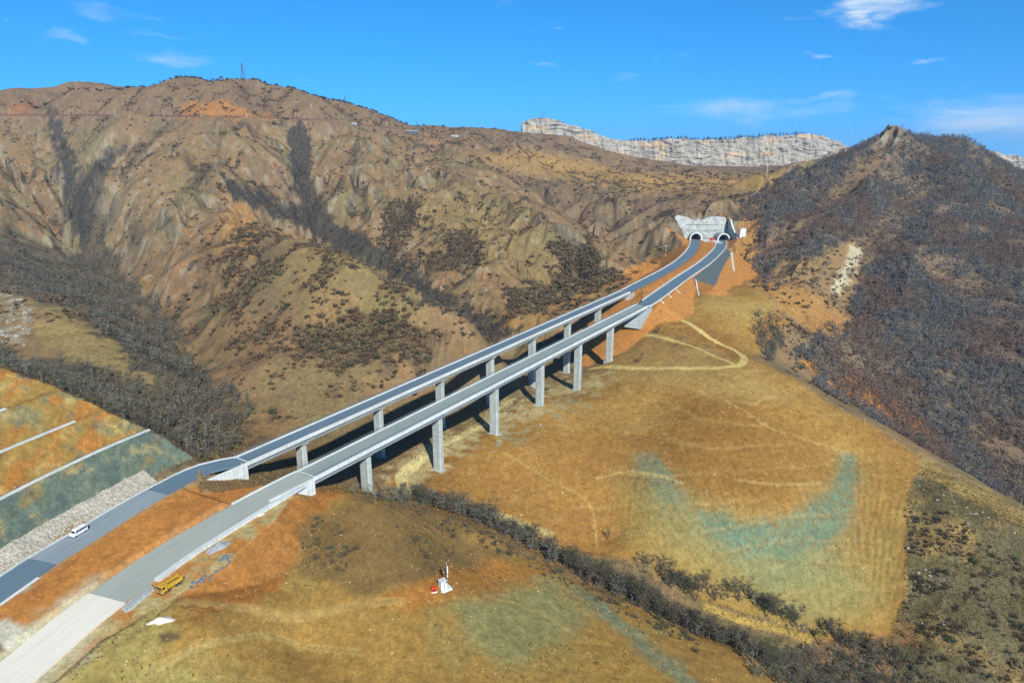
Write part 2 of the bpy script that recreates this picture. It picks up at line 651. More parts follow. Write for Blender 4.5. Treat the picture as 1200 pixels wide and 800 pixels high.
B0, B1 = -.98, .98
L0, L1 = math.log(36), math.log(6500)
beta = np.linspace(B0, B1, NB)
lr = np.linspace(L0, L1, NR)


def rbf_grid(bb, ll):
    out = np.zeros((len(bb), len(ll)))
    for i, b in enumerate(bb):
        out[i] = kern((b - cb)[:, None], ll[None] - cl[:, None]).T @ w[:n] + w[n] + w[n + 1] * b + w[n + 2] * ll
    return out


cbb, cll = np.linspace(B0, B1, NB // 3), np.linspace(L0, L1, NR // 3)
zc = rbf_grid(cbb, cll)
# bilinear upsample, then a light smoothing hides the facets
tmp = np.stack([np.interp(lr, cll, zc[i]) for i in range(len(cbb))])
base = np.stack([np.interp(beta, cbb, tmp[:, j]) for j in range(NR)], 1)
for _ in range(2):
    for ax in (0, 1):
        p = np.pad(base, [(2, 2) if a == ax else (0, 0) for a in (0, 1)], 'edge')
        s = [np.take(p, range(k, k + base.shape[ax]), ax) for k in range(5)]
        base = (s[0] + 4 * s[1] + 6 * s[2] + 4 * s[3] + s[4]) / 16
Rr = np.exp(lr)[None]
X = np.sin(beta)[:, None] * Rr
Y = np.cos(beta)[:, None] * Rr
PX, PY, DEP = proj(X, Y, base)
infront = Y > 20

# image-region masks of the real ground (each limited to its own range of distance)
wx = fbm(X / 14, Y / 14, 11, 4) * 3.2
wy = fbm(X / 14, Y / 14, 21, 4) * 3.2 + fbm(X / 3, Y / 3, 22, 3) * .9
wx = wx + fbm(X / 3, Y / 3, 12, 3) * .9
wsc = np.clip(DEP / 250, .6, 2.0)


def pmask(poly, soft=4, y0=0, y1=1e9, warp=1.0):
    P = np.asarray(poly, float)
    m = (PX > P[:, 0].min() - 30) & (PX < P[:, 0].max() + 30) & (PY > P[:, 1].min() - 30) & (PY < P[:, 1].max() + 30) & (DEP > y0) & (DEP < y1)
    out = np.zeros(X.shape, np.float32)
    # warp is in metres -> pixels at that distance
    k = warp * FL / DEP[m] * .9
    out[m] = sstep(soft, -soft, sdf_poly(PX[m] + wx[m] * k, PY[m] + wy[m] * k, P))
    return out


HILL = [(430, 585), (480, 545), (560, 505), (640, 460), (700, 430), (735, 385), (760, 362), (800, 335), (850, 318), (880, 335), (905, 352), (925, 372), (900, 400), (880, 420),
        (930, 443), (966, 470), (1000, 487), (1035, 506), (1079, 538), (1064, 580), (1062, 650), (1058, 715), (1040, 747), (960, 752), (900, 722), (830, 706), (750, 655), (640, 640), (560, 605), (480, 590)]
FORE = [(-200, 1000), (-200, 800), (80, 800), (215, 700), (330, 590), (365, 572), (420, 570), (500, 598), (560, 622), (640, 665), (720, 702), (800, 736), (870, 763), (950, 805), (1000, 1000)]
m_hill = pmask(HILL, 4, 200, 560, .5)
m_fore = pmask(FORE, 4, 0, 245, .4)

# ------------------------------------------------------------------ gullies: stripes that follow the fall line
m_soft = np.maximum(m_hill, m_fore)
near_fix = sstep(330, 460, DEP)
mount = near_fix * (1 - m_soft)
rightslope = pmask([(1079, 545), (1210, 615), (1250, 850), (1060, 850), (1045, 750), (1064, 700), (1064, 590)], 6, 150, 330, .5)
zf = base.copy()
CARVE = [([(300, 240, 760), (330, 250, 730), (380, 268, 650), (435, 292, 570), (470, 315, 520), (510, 345, 470), (540, 370, 435), (600, 395, 410)], 24, 42),
         ([(350, 160, 1100), (352, 195, 960), (360, 230, 830), (378, 262, 690)], 24, 46),
         ([(140, 165, 1050), (112, 200, 900), (98, 235, 790)], 22, 45), ([(45, 140, 1140), (65, 180, 1030), (75, 215, 900), (100, 250, 760), (130, 290, 620)], 24, 52),
         ([(640, 232, 950), (680, 252, 860), (710, 270, 790), (745, 290, 720)], 14, 40), ([(0, 160, 1080), (40, 200, 950), (72, 232, 830)], 16, 40),
         ([(212, 150, 1020), (172, 172, 960), (140, 195, 900)], 12, 34), ([(300, 268, 540), (264, 330, 450), (230, 395, 390)], 9, 24), ([(200, 255, 640), (165, 300, 560), (150, 330, 510)], 9, 28),
         ([(480, 190, 1060), (470, 230, 860), (455, 270, 700), (452, 300, 600)], 14, 36), ([(560, 225, 860), (545, 275, 680), (520, 315, 560)], 10, 30), ([(690, 285, 620), (660, 320, 560), (625, 350, 490)], 8, 26)]
for pts_, dep_, wid_ in CARVE:
    Pv = catmull(np.array([pY(*q_) for q_ in pts_]), 12)
    m_ = (X > Pv[:, 0].min() - 260) & (X < Pv[:, 0].max() + 260) & (Y > Pv[:, 1].min() - 260) & (Y < Pv[:, 1].max() + 260)
    d_, t_ = d_line(X[m_] + fbm(X[m_] / 60, Y[m_] / 60, 301, 3) * 18, Y[m_] + fbm(X[m_] / 60, Y[m_] / 60, 302, 3) * 18, Pv[::2, :2])
    zf[m_] -= 1.45 * dep_ * np.exp(-np.sqrt(d_ * d_ + 36) / wid_) * sstep(340, 460, np.hypot(X[m_], Y[m_]))
zf += mount * fbm(X / 130, Y / 130, 3, 3) * 7 * sstep(400, 800, DEP)
zf += mount * fbm(X / 45, Y / 45, 5, 3) * .9 + mount * fbm(X / 9, Y / 9, 8, 3) * .35
zf += rightslope * fbm(X / 14, Y / 14, 6, 4) * 1.6 + m_soft * fbm(X / 45, Y / 45, 7, 3) * 1.6 * sstep(215, 260, DEP)
cav = np.zeros_like(zf)
wooded0 = pmask([(862, 252), (930, 202), (1000, 172), (1045, 150), (1250, 165), (1300, 700), (1040, 505), (935, 415), (995, 385), (900, 330), (885, 262)], 12, 380, 1400, 4)


def slope_dir(z):
    dl = (lr[1] - lr[0])
    db = (beta[1] - beta[0])
    gr = np.gradient(z, axis=1) / (dl * Rr)
    gb = np.gradient(z, axis=0) / (db * Rr)
    sb, cbt = np.sin(beta)[:, None], np.cos(beta)[:, None]
    return gr * sb + gb * cbt, gr * cbt - gb * sb


def stripes(x, y, sx, sy, lam, seed):
    """cosine stripes running down the slope (sx,sy), of wavelength ~lam"""
    cell = lam * 1.6
    px, py = x / cell, y / cell
    ix, iy = np.floor(px), np.floor(py)
    acc = np.zeros(x.shape, np.float32)
    wsum = np.zeros(x.shape, np.float32)
    for dx in (-1, 0, 1):
        for dy in (-1, 0, 1):
            cx, cy = ix + dx, iy + dy
            h = (cx.astype(np.int64) * 73856093 ^ cy.astype(np.int64) * 19349663 ^ seed * 83492791) & 0xffffff
            r1 = ((h * 1103515245 + 12345) & 0xffff) / 65535.0
            r2 = ((h * 69069 + 1) >> 4 & 0xffff) / 65535.0
            r3 = ((h * 134775813 + 1) >> 6 & 0xffff) / 65535.0
            ox = px - (cx + .5 + (r1 - .5) * .7)
            oy = py - (cy + .5 + (r2 - .5) * .7)
            wgt = np.exp(-2.6 * (ox * ox + oy * oy))
            ph = (-sy * ox + sx * oy) * cell / lam * 2 * np.pi + (r3 - .5) * 2.5
            acc += (wgt * np.cos(ph)).astype(np.float32)
            wsum += wgt.astype(np.float32)
    return acc / (wsum + 1e-6)


for lam, amp, seed in ((150, .072, 1), (72, .024, 2), (34, .007, 3), (15, .004, 4)):
    gx, gy = slope_dir(zf)
    for _ in range(10):   # smooth direction a little
        gx = (gx + np.roll(gx, 1, 0) + np.roll(gx, -1, 0) + np.roll(gx, 1, 1) + np.roll(gx, -1, 1)) / 5
        gy = (gy + np.roll(gy, 1, 0) + np.roll(gy, -1, 0) + np.roll(gy, 1, 1) + np.roll(gy, -1, 1)) / 5
    mag = np.hypot(gx, gy) + 1e-6
    c = stripes(X, Y, gx / mag, gy / mag, lam, seed)
    k = amp * lam * np.clip(mag / .35, 0, 1.3) * (1 - .55 * wooded0)
    far = sstep(lam * 2.2, lam * 5, DEP)
    zf += mount * far * k * (c - .25)
    cav += mount * far * (-c) * (.5 if lam > 50 else .3)
# rills on the graded ochre slopes
gx, gy = slope_dir(base)
mag = np.hypot(gx, gy) + 1e-6
mr = (DEP > 90) & (DEP < 340)
rl = np.zeros_like(zf)
rl[mr] = stripes(X[mr], Y[mr], (gx / mag)[mr], (gy / mag)[mr], 2.6, 9)
rill_zone = pmask([(740, 540), (1010, 520), (1062, 590), (1055, 720), (1000, 745), (900, 720), (800, 660), (690, 600)], 25, 200, 330, .5)
zf += rl * .16 * rill_zone * sstep(.1, .4, mag)
zf += m_soft * fbm(X / 22, Y / 22, 31, 4) * .55 + m_soft * fbm(X / 4, Y / 4, 33, 3) * .12
zf += (1 - m_soft) * (1 - near_fix) * (fbm(X / 18, Y / 18, 35, 4) * .8 + fbm(X / 3.5, Y / 3.5, 36, 3) * .22)

pk = pY(1045, 152, 900)
dpk = np.hypot(X - pk[0], (Y - pk[1]) * .8)
zf += (6 * np.exp(-(dpk / 22) ** 2) * (1 + .5 * perlin(X / 7, Y / 7, 311)) + 3 * np.exp(-(dpk / 40) ** 2) * perlin(X / 9, Y / 9, 312))

# ------------------------------------------------------------------ earthworks: platforms, embankments and the benched cut
rn, ln, rf, lf = (LINES[k] for k in ('rn', 'ln', 'rf', 'lf'))
strip = 6.6
def i0_(line, px):
    return int(np.argmin(abs(proj(line[:, 0], line[:, 1], line[:, 2])[0] - px)))


def back(line, off, dist):
    """point at `dist` metres before the end of a line, offset sideways"""
    o = offset(line, off)[:, :2]
    acc = np.concatenate([[0], np.cumsum(np.linalg.norm(np.diff(o, axis=0), axis=1))])
    return np.array([np.interp(acc[-1] - dist, acc, o[:, 0]), np.interp(acc[-1] - dist, acc, o[:, 1])])


roff = np.interp(np.arange(len(rn)), [0, i0_(rn, 60), i0_(rn, 130), i0_(rn, 215), i0_(rn, 300), len(rn) - 1], [9, 10, 14, 16.5, 11, 7])
platA = np.vstack([offset(ln, -4.8)[:, :2][:-3:2], [back(ln, -4.8, 13), back(ln, 4.8, 16), back(ln, 13, 16), back(rn, -8, 12), back(rn, -5.0, 9), back(rn, 5.2, 9.5)],
                   offset(rn, roff)[:-5][::-1, :2][::2]])
# the median is filled a little higher than the carriageways
medA = np.vstack([offset(ln, 5.4)[:-5, :2], offset(rn, -6.4)[:-4][::-1, :2]])
rear = np.array([0, 20.0])
platB = np.vstack([offset(lf, -7.5)[3:, :2], lf[-1][:2] + (-8, 12), lf[-1][:2] + (-8, 0) + rear * 1.4, rf[-1][:2] + (8, 0) + rear * 1.4, rf[-1][:2] + (9, 12), offset(rf, 7)[:2:-1, :2]])
medB = np.vstack([offset(lf, 5.4)[4:-4, :2], offset(rf, -6)[4:-4][::-1, :2]])
# lay-by widening beside the far right road
layby = np.array([pZ(a, b, 4.6)[:2] for a, b in ((812, 326), (838, 334), (848, 312), (858, 296), (850, 290), (838, 303))])


def plat_z(x, y, lines):
    best = np.full(x.shape, 1e18)
    z = np.zeros(x.shape)
    zs, ws = 0, 0
    for L in lines:
        Lc = L[::4] if len(L) > 40 else L
        d, t = d_line(x, y, Lc[:, :2])
        zz = np.interp(t, np.arange(len(Lc)), Lc[:, 2])
        wgt = 1 / (d + 1) ** 3
        zs = zs + zz * wgt
        ws = ws + wgt
    return zs / ws


SLOPE_CUT, LIFT = .86, 7.6


def cut_profile(d):
    """height above the road of the benched cut at distance d: 7.6 m lifts, 2.2 m berms"""
    per = LIFT / SLOPE_CUT + 2.3
    k = np.floor(d / per)
    r = d - k * per
    return k * LIFT + np.minimum(r * SLOPE_CUT, LIFT)


inA = (X > -330) & (X < 40) & (Y > 30) & (Y < 330)
xa, ya = X[inA], Y[inA]
dA = np.maximum(sdf_poly(xa, ya, platA), 0)
zA = plat_z(xa, ya, (rn, ln)) - .35 + .95 * sstep(.5, -1.2, sdf_poly(xa, ya, medA[::2]))
dl_, _ = d_line(xa, ya, offset(ln, -4.8)[:, :2])
Td = np.array([math.sin(.33), math.cos(.33)])
P0 = offset(ln, -4.8)[len(ln) // 2]
leftside = ((xa - P0[0]) * Td[1] - (ya - P0[1]) * Td[0]) < 0
dcut = np.maximum(dA - strip, 0)
up = np.where(leftside, np.where(dA > 0, 1.0 * np.minimum(dA / strip, 1) * 3.4 + cut_profile(dcut), 0), dA * .5)
za = np.clip(zf[inA], zA - dA * .62, zA + up)
cutm = (leftside & (dA > strip * .5) & (zf[inA] > zA + up - .2))
m_cut = np.zeros_like(zf)
m_cut[inA] = cutm
d_cut = np.zeros_like(zf)
d_cut[inA] = dcut
m_plat = np.zeros_like(zf)
m_plat[inA] = sstep(.6, 0, dA)
m_fillA = np.zeros_like(zf)
m_fillA[inA] = (zf[inA] < zA - dA * .62) & (dA > 0)
zf[inA] = za
inB = (X > 40) & (X < 320) & (Y > 400) & (Y < 830)
xb, yb = X[inB], Y[inB]
dB = np.maximum(np.minimum(sdf_poly(xb, yb, platB), sdf_poly(xb, yb, layby)), 0)
zB = plat_z(xb, yb, (rf, lf)) - .35 + .7 * sstep(.5, -1.2, sdf_poly(xb, yb, medB))
sB = np.where(yb > rf[-1][1] + 7, 3.0, .55)
m_platB = np.zeros_like(zf)
m_platB[inB] = sstep(.8, 0, dB)
m_cutB = np.zeros_like(zf)
m_cutB[inB] = ((zf[inB] > zB + dB * sB) | (zf[inB] < zB - dB * .55)) & (dB > 0)
zf[inB] = np.clip(zf[inB], zB - dB * .55, zB + dB * sB)
# keep the ground below both decks
for side, (k0, k1) in (('right', K_R), ('left', K_L)):
    a, b = br_pt(side, k0 + .1), br_pt(side, k1 - .05)
    sel = (X > -140) & (X < 130) & (Y > 180) & (Y < 500)
    d, t = d_line(X[sel], Y[sel], [a[:2], b[:2]])
    lim = a[2] + (b[2] - a[2]) * t - 5.0 + np.maximum(d - 7, 0) * .8
    zf[sel] = np.minimum(zf[sel], lim)

PX, PY, DEP = proj(X, Y, zf)


def H(x, y):
    """ground height at world x, y (bilinear on the polar grid)"""
    x, y = np.asarray(x, float), np.asarray(y, float)
    b, l = bl(x, y)
    i = np.clip((b - B0) / (B1 - B0) * (NB - 1), 0, NB - 1.001)
    j = np.clip((l - L0) / (L1 - L0) * (NR - 1), 0, NR - 1.001)
    i0, j0 = i.astype(int), j.astype(int)
    u, v = i - i0, j - j0
    return (zf[i0, j0] * (1 - u) * (1 - v) + zf[i0 + 1, j0] * u * (1 - v) + zf[i0, j0 + 1] * (1 - u) * v + zf[i0 + 1, j0 + 1] * u * v)


def look(field, x, y):
    b, l = bl(np.asarray(x, float), np.asarray(y, float))
    i = np.clip(np.rint((b - B0) / (B1 - B0) * (NB - 1)), 0, NB - 1).astype(int)
    j = np.clip(np.rint((l - L0) / (L1 - L0) * (NR - 1)), 0, NR - 1).astype(int)
    return field[i, j]


def hit(px, py, tmin=60, tmax=4000):
    """first ground point on the camera's ray through a pixel"""
    d = ray(px, py)
    t = np.exp(np.linspace(math.log(tmin), math.log(tmax), 6000))
    P = np.array([0, 0, CAMZ]) + d * t[:, None]
    below = P[:, 2] < H(P[:, 0], P[:, 1])
    i = np.argmax(below)
    if not below[i]:
        return None
    p = P[i].copy()
    p[2] = H(p[0], p[1])
    return p


# bench for the contour road high on the mountain
MR = [hit(a, b) for a, b in [(-30, 134.5), (10, 135), (60, 135.5), (120, 135.5), (180, 136), (236, 136.5), (290, 137), (347, 138.5), (390, 143), (425, 147), (460, 149), (482, 153)]]
MR = catmull(np.array([p for p in MR if p is not None]), 12)
for c_ in range(3):
    MR[:, c_] = np.convolve(np.pad(MR[:, c_], 6, 'edge'), np.ones(13) / 13, 'valid')
sel = (Y > 700) & (Y < 1400) & (X < 0) & (X > -1000)
d, t = d_line(X[sel], Y[sel], MR[::2, :2])
zt = np.interp(t, np.arange(len(MR[::2])), MR[::2, 2])
d = np.maximum(d - 6, 0)
zf[sel] = np.clip(zf[sel], zt - d * .9, zt + d * .9)
PX, PY, DEP = proj(X, Y, zf)

# what the camera can see of the ground: running horizon along each bearing
elev = (zf - CAMZ) / Rr
runmax = np.maximum.accumulate(elev, axis=1)

# ------------------------------------------------------------------ ground colours (real soil colours by place)
nA = fbm(X / 60, Y / 60, 41, 5)
nB = fbm(X / 25, Y / 25, 42, 5)
nC = fbm(X / 7, Y / 7, 43, 5)
nD = fbm(X / 170, Y / 170, 44, 4)
nE = fbm(X / 2.2, Y / 2.2, 45, 3)
gx, gy = slope_dir(zf)
mag = np.hypot(gx, gy)
col = np.zeros(X.shape + (3,), np.float32)


def put(c, m):
    global col
    col += (np.asarray(c, np.float32) - col) * m[..., None].astype(np.float32)


put(C(138, 109, 75), np.ones_like(zf))
put(C(128, 110, 74), sstep(-.1, .45, nA))
put(C(142, 106, 72), sstep(.05, .5, nD + nB * .4) * .8)
put(C(112, 96, 72), sstep(.0, .5, -nB + nD * .3) * .7)
put(C(142, 134, 116), sstep(.25, .6, nC + .5 * nB + (mag - .55) * .4) * .6 * sstep(420, 560, DEP))
cavn = np.clip(cav, -1, 1.6)
m_scrub = sstep(.1, .55, cavn * .8 + nB * .9 + nC * .35 - .05) * (1 - m_soft)
put(C(88, 76, 62), m_scrub * .8)

# mountain zones
z_high = pmask([(-50, 90), (600, 90), (600, 165), (430, 160), (300, 150), (100, 160), (-50, 150)], 10, 700, 3000, 4)
put(C(124, 98, 76), z_high * .5)
put(C(168, 112, 60), pmask([(210, 122), (260, 118), (300, 134), (345, 138), (210, 137)], 3, 700, 3000, 3) * .85)
put(C(160, 106, 62), pmask([(10, 122), (40, 120), (36, 134), (6, 135)], 3, 700, 3000, 3) * .6)
put(C(165, 128, 72), pmask([(560, 185), (640, 175), (740, 200), (930, 205), (920, 225), (840, 222), (740, 222), (640, 205)], 8, 800, 2500, 5) * .75)
put(C(120, 98, 78), pmask([(560, 158), (640, 152), (740, 188), (930, 195), (900, 204), (740, 200), (640, 178)], 6, 800, 2500, 5) * .8)
put(C(112, 94, 76), pmask([(600, 205), (740, 225), (850, 235), (800, 262), (740, 290), (700, 275), (640, 240)], 10, 600, 1500, 5) * .6)
put(C(158, 116, 66), pmask([(265, 225), (310, 250), (300, 300), (250, 310), (255, 260)], 12, 350, 1000, 4) * .7)
put(C(150, 128, 74), pmask([(340, 270), (420, 292), (500, 350), (470, 420), (380, 400), (320, 330)], 20, 300, 700, 4) * .35)
put(C(146, 124, 72), pmask([(460, 235), (560, 215), (640, 280), (720, 310), (700, 350), (620, 340), (530, 300)], 20, 400, 1000, 4) * .35)
put(C(160, 116, 64), pmask([(570, 375), (640, 350), (740, 318), (735, 345), (640, 395), (580, 408)], 12, 380, 640, 3) * .5)
put(C(152, 130, 80), pmask([(60, 360), (110, 385), (200, 440), (250, 470), (150, 440), (60, 410), (40, 375)], 8, 280, 500, 3) * .8)
put(C(150, 140, 118), pmask([(-20, 330), (28, 345), (42, 385), (20, 410), (-20, 400)], 6, 280, 560, 4) * sstep(-.3, .3, nC) * .8)
m_wood_r = pmask([(862, 252), (895, 225), (930, 202), (1000, 172), (1045, 150), (1250, 165), (1300, 700), (1200, 595), (1130, 560), (1085, 533), (1040, 505), (1000, 470), (960, 448), (935, 415), (960, 400), (995, 385), (965, 350), (900, 330), (880, 312), (888, 285), (885, 262)], 5, 380, 1400, 4)
gap1 = pmask([(888, 305), (896, 268), (958, 240), (1028, 172), (1052, 166), (1042, 195), (962, 264), (908, 318)], 8, 420, 1300, 6)
gap2 = pmask([(980, 305), (1035, 255), (1066, 218), (1092, 200), (1086, 240), (1032, 292), (1002, 335)], 8, 420, 1300, 6)
gap3 = pmask([(900, 335), (915, 300), (950, 300), (1000, 280), (1015, 300), (1000, 345), (995, 395), (950, 370)], 6, 400, 900, 4)
gaps = np.clip(gap1 * .8 + gap2 * .55 + gap3, 0, 1)
pkm = pmask([(1030, 152), (1045, 140), (1062, 152), (1064, 166), (1030, 168)], 3, 700, 1200, 2)
gaps = np.clip(gaps + pkm, 0, 1)
put(C(104, 92, 76), m_wood_r * .85)
put(C(128, 104, 82), m_wood_r * sstep(.05, .4, nA * .7 + nB * .5) * .9)
put(C(132, 106, 78), np.maximum(gap1, gap2) * .8)
put(C(150, 118, 74), gap3 * .75)
put(C(186, 170, 140), pmask([(998, 290), (1012, 292), (1002, 320), (985, 345), (972, 345), (985, 315)], 3, 450, 900, 2))
put(C(140, 132, 116), pmask([(1030, 152), (1060, 152), (1068, 166), (1040, 172), (1025, 166)], 4, 700, 1200, 3) * sstep(-.2, .3, nC))
RAVINE = [(-60, 250), (0, 268), (50, 285), (95, 300), (90, 240), (105, 215), (125, 228), (122, 275), (150, 325), (200, 370), (225, 420), (262, 455), (300, 478), (290, 512), (250, 532), (215, 530), (190, 470), (140, 402), (90, 362), (30, 338), (-60, 325)]
m_rav = pmask(RAVINE, 6, 250, 1000, 4)
RAV2 = [(-80, 405), (0, 412), (60, 420), (140, 440), (200, 470), (250, 500), (255, 530), (215, 545), (175, 508), (115, 483), (58, 460), (0, 438), (-80, 420)]
m_rav2 = pmask(RAV2, 5, 215, 420, 2)
GORGE = [(58, 150), (52, 126), (58, 124), (75, 150), (95, 205), (140, 165), (150, 172), (112, 215), (96, 300), (80, 260), (70, 200)]
m_gorge = pmask(GORGE, 5, 500, 1400, 5)
GUL1 = [(338, 165), (346, 140), (352, 138), (364, 165), (364, 210), (392, 258), (475, 308), (525, 348), (604, 386), (592, 404), (540, 382), (460, 327), (370, 277), (300, 247), (256, 220), (268, 212), (310, 226), (350, 246), (340, 210)]
m_gul1 = pmask(GUL1, 3, 380, 1200, 4)
THICK = [(452, 240), (490, 232), (492, 255), (475, 285), (478, 300), (455, 300), (448, 270)]
THICK2 = [(520, 270), (560, 275), (565, 300), (545, 320), (480, 310), (500, 298), (530, 296)]
THICK3 = [(640, 285), (690, 280), (700, 300), (720, 325), (690, 345), (640, 360), (600, 365), (590, 345), (640, 330), (660, 305)]
THICK4 = [(350, 385), (440, 365), (500, 385), (530, 400), (500, 430), (420, 420), (380, 430), (340, 410)]
THICK5 = [(225, 302), (262, 285), (300, 262), (306, 285), (262, 332), (236, 350)]
THICK6 = [(150, 262), (190, 248), (214, 270), (190, 312), (160, 335), (148, 300)]
THICK7 = [(212, 190), (240, 180), (250, 200), (262, 222), (240, 240), (215, 215)]
THICK8 = [(250, 330), (300, 300), (335, 300), (320, 330), (280, 370), (235, 420), (228, 380)]
m_thick = sum(pmask(t, 6, 320, 1100, 4) for t in (THICK, THICK2, THICK3, THICK4)) + sum(pmask(t, 6, 320, 1100, 5) * sstep(-.3, .25, nB + .5 * nC) for t in (THICK5, THICK6, THICK7, THICK8))
put(C(84, 76, 62), np.clip(m_rav + m_rav2, 0, 1) * .85)
put(C(66, 62, 56), np.clip(m_gorge + m_gul1, 0, 1) * .9)
put(C(80, 68, 54), np.clip(m_thick, 0, 1) * .65)

# right-hand rough slope
put(C(104, 94, 66), rightslope)
put(C(140, 116, 70), rightslope * sstep(.0, .4, nB))
put(C(90, 84, 66), rightslope * sstep(.1, .45, nC - nB * .3) * .8)
put(C(168, 140, 78), pmask([(1035, 505), (1079, 536), (1140, 566), (1205, 600), (1205, 612), (1140, 590), (1085, 560), (1070, 555)], 3, 200, 330, 1) * .7)
put(C(140, 100, 62), pmask([(1045, 720), (1085, 730), (1080, 760), (1040, 755)], 8, 150, 300, 1) * .7)

# ochre hill
put(C(166, 122, 54), m_hill)
put(C(172, 130, 62), m_hill * sstep(-.05, .4, nA + nB * .3))
put(C(152, 106, 48), m_hill * sstep(.0, .4, -nA + nD * .3) * .8)
put(C(170, 122, 56), pmask([(540, 545), (640, 500), (720, 520), (740, 600), (735, 650), (640, 630), (560, 600)], 20, 180, 340, 1) * .8)
put(C(158, 140, 76), pmask([(720, 560), (800, 560), (900, 620), (1000, 650), (1062, 590), (1055, 720), (1000, 745), (900, 720), (800, 680), (740, 640)], 24, 180, 330, 1.3) * .62)
put(C(146, 142, 88), pmask([(860, 640), (1000, 660), (1020, 700), (960, 735), (900, 715)], 22, 180, 330, 1) * .6)
put(C(150, 106, 46), pmask([(760, 500), (860, 470), (960, 520), (985, 560), (900, 585), (830, 590), (760, 560)], 22, 200, 340, 1) * .8)
tealn = sstep(-.55, .25, rl * .6 + nB * .5 + nE * .4)
put(C(86, 128, 114), pmask([(812, 598), (870, 612), (935, 602), (975, 572), (988, 532), (1003, 535), (1002, 590), (978, 630), (930, 656), (880, 652), (835, 630)], 9, 200, 330, 1.2) * (.2 + .68 * tealn))
put(C(114, 134, 112), pmask([(742, 532), (775, 540), (800, 570), (802, 602), (782, 598), (758, 562)], 7, 200, 330, 1.2) * (.2 + .5 * tealn))
put(C(180, 150, 88), pmask([(740, 400), (790, 395), (860, 425), (900, 445), (930, 470), (860, 470), (780, 450), (690, 450)], 12, 260, 470, 1) * .5)
put(C(176, 152, 84), pmask([(820, 345), (900, 352), (912, 365), (880, 380), (830, 362)], 8, 380, 560, 1.5) * .6)
put(C(118, 134, 100), pmask([(742, 540), (790, 560), (815, 595), (870, 612), (935, 600), (985, 545), (1012, 560), (1012, 620), (975, 660), (930, 690), (880, 685), (820, 650), (770, 610)], 26, 200, 330, 1.5) * (.15 + .45 * tealn))
# faint level passes left by the graders
lvl = (zf + nB * 1.2 + nC * .4) / 5.5
put(C(192, 156, 92), m_hill * sstep(.10, .0, np.abs(lvl - np.round(lvl))) * .35 * sstep(-.2, .3, nD + nB * .7))
put(C(138, 100, 52), m_hill * sstep(.08, .0, np.abs(lvl + .16 - np.round(lvl + .16))) * .3 * sstep(-.2, .3, nD + nB * .7))
# work strip under the bridge
put(C(186, 168, 116), pmask([(440, 560), (470, 535), (520, 505), (590, 470), (640, 452), (700, 432), (720, 440), (700, 462), (640, 480), (590, 512), (540, 540), (500, 560), (470, 585)], 8, 200, 460, 1.2) * sstep(-.4, .25, nC + nB * .5) * .85)
put(C(150, 146, 112), pmask([(560, 520), (600, 500), (650, 480), (690, 455), (700, 470), (640, 500), (590, 530)], 8, 200, 460, 1.2) * sstep(-.1, .3, nC) * .6)
# slope behind, above the far road: orange cut
put(C(186, 124, 58), pmask([(735, 315), (760, 305), (788, 296), (808, 280), (812, 286), (795, 305), (760, 325), (735, 335)], 4, 430, 760, 1.2))
put(C(168, 122, 66), pmask([(850, 300), (870, 258), (892, 248), (888, 290), (900, 325), (960, 345), (1000, 385), (975, 400), (935, 380), (880, 335), (845, 330)], 5, 420, 860, 2) * .9)
put(C(134, 110, 82), pmask([(930, 400), (985, 390), (1000, 440), (985, 470), (950, 455), (925, 420)], 8, 380, 520, 2) * .6)
put(C(96, 86, 60), pmask([(745, 392), (800, 385), (850, 415), (780, 405), (745, 400)], 5, 340, 470, 1.5) * sstep(-.1, .3, nC) * .6)

# foreground hill
put(C(168, 128, 60), m_fore)
put(C(158, 130, 68), m_fore * sstep(-.1, .4, nB + nA * .4))
put(C(174, 112, 46), pmask([(365, 572), (332, 592), (215, 702), (235, 722), (330, 695), (348, 640), (372, 600), (410, 575)], 7, 100, 240, .6))
put(C(128, 100, 58), pmask([(350, 622), (378, 596), (420, 575), (480, 592), (550, 625), (600, 648), (560, 672), (480, 690), (400, 692), (345, 668)], 9, 120, 240, 1) * (.75 + .25 * sstep(-.3, .3, nE)))
put(C(178, 116, 44), pmask([(430, 705), (480, 685), (560, 660), (645, 660), (625, 690), (560, 705), (470, 715)], 8, 120, 240, 1) * .85)
put(C(138, 138, 88), pmask([(540, 700), (640, 678), (690, 712), (665, 765), (600, 785), (545, 750)], 18, 100, 240, 1) * .75)
put(C(118, 138, 110), pmask([(672, 684), (712, 706), (760, 755), (830, 805), (800, 810), (730, 745), (690, 712)], 7, 100, 240, 1) * .7)
put(C(168, 130, 58), pmask([(660, 745), (740, 755), (800, 810), (600, 830), (600, 790)], 16, 100, 240, 1) * .6)
put(C(168, 152, 84), pmask([(60, 800), (140, 720), (200, 705), (215, 735), (190, 770), (260, 810), (60, 830)], 10, 80, 200, .8) * .7)
put(C(176, 160, 118), pmask([(150, 715), (200, 670), (260, 630), (330, 585), (338, 592), (270, 650), (225, 690), (190, 710)], 4, 90, 240, .5) * .85)
put(C(116, 122, 130), pmask([(218, 690), (255, 655), (275, 640), (278, 648), (240, 685), (222, 696)], 2, 90, 240, .4) * sstep(-.3, .1, nC + nE * .5) * .85)
put(C(96, 76, 54), pmask([(190, 738), (225, 735), (225, 745), (200, 752), (180, 750)], 3, 90, 240, .6) * sstep(0, .3, nC) * .8)
# pale bank between the two tree rows and along the gully
put(C(178, 146, 74), pmask([(825, 708), (870, 722), (955, 746), (950, 752), (870, 732), (825, 718)], 3, 180, 250, .4))
put(C(196, 172, 112), pmask([(560, 590), (600, 603), (650, 622), (648, 630), (600, 618), (555, 600)], 3, 180, 260, .4) * .8)

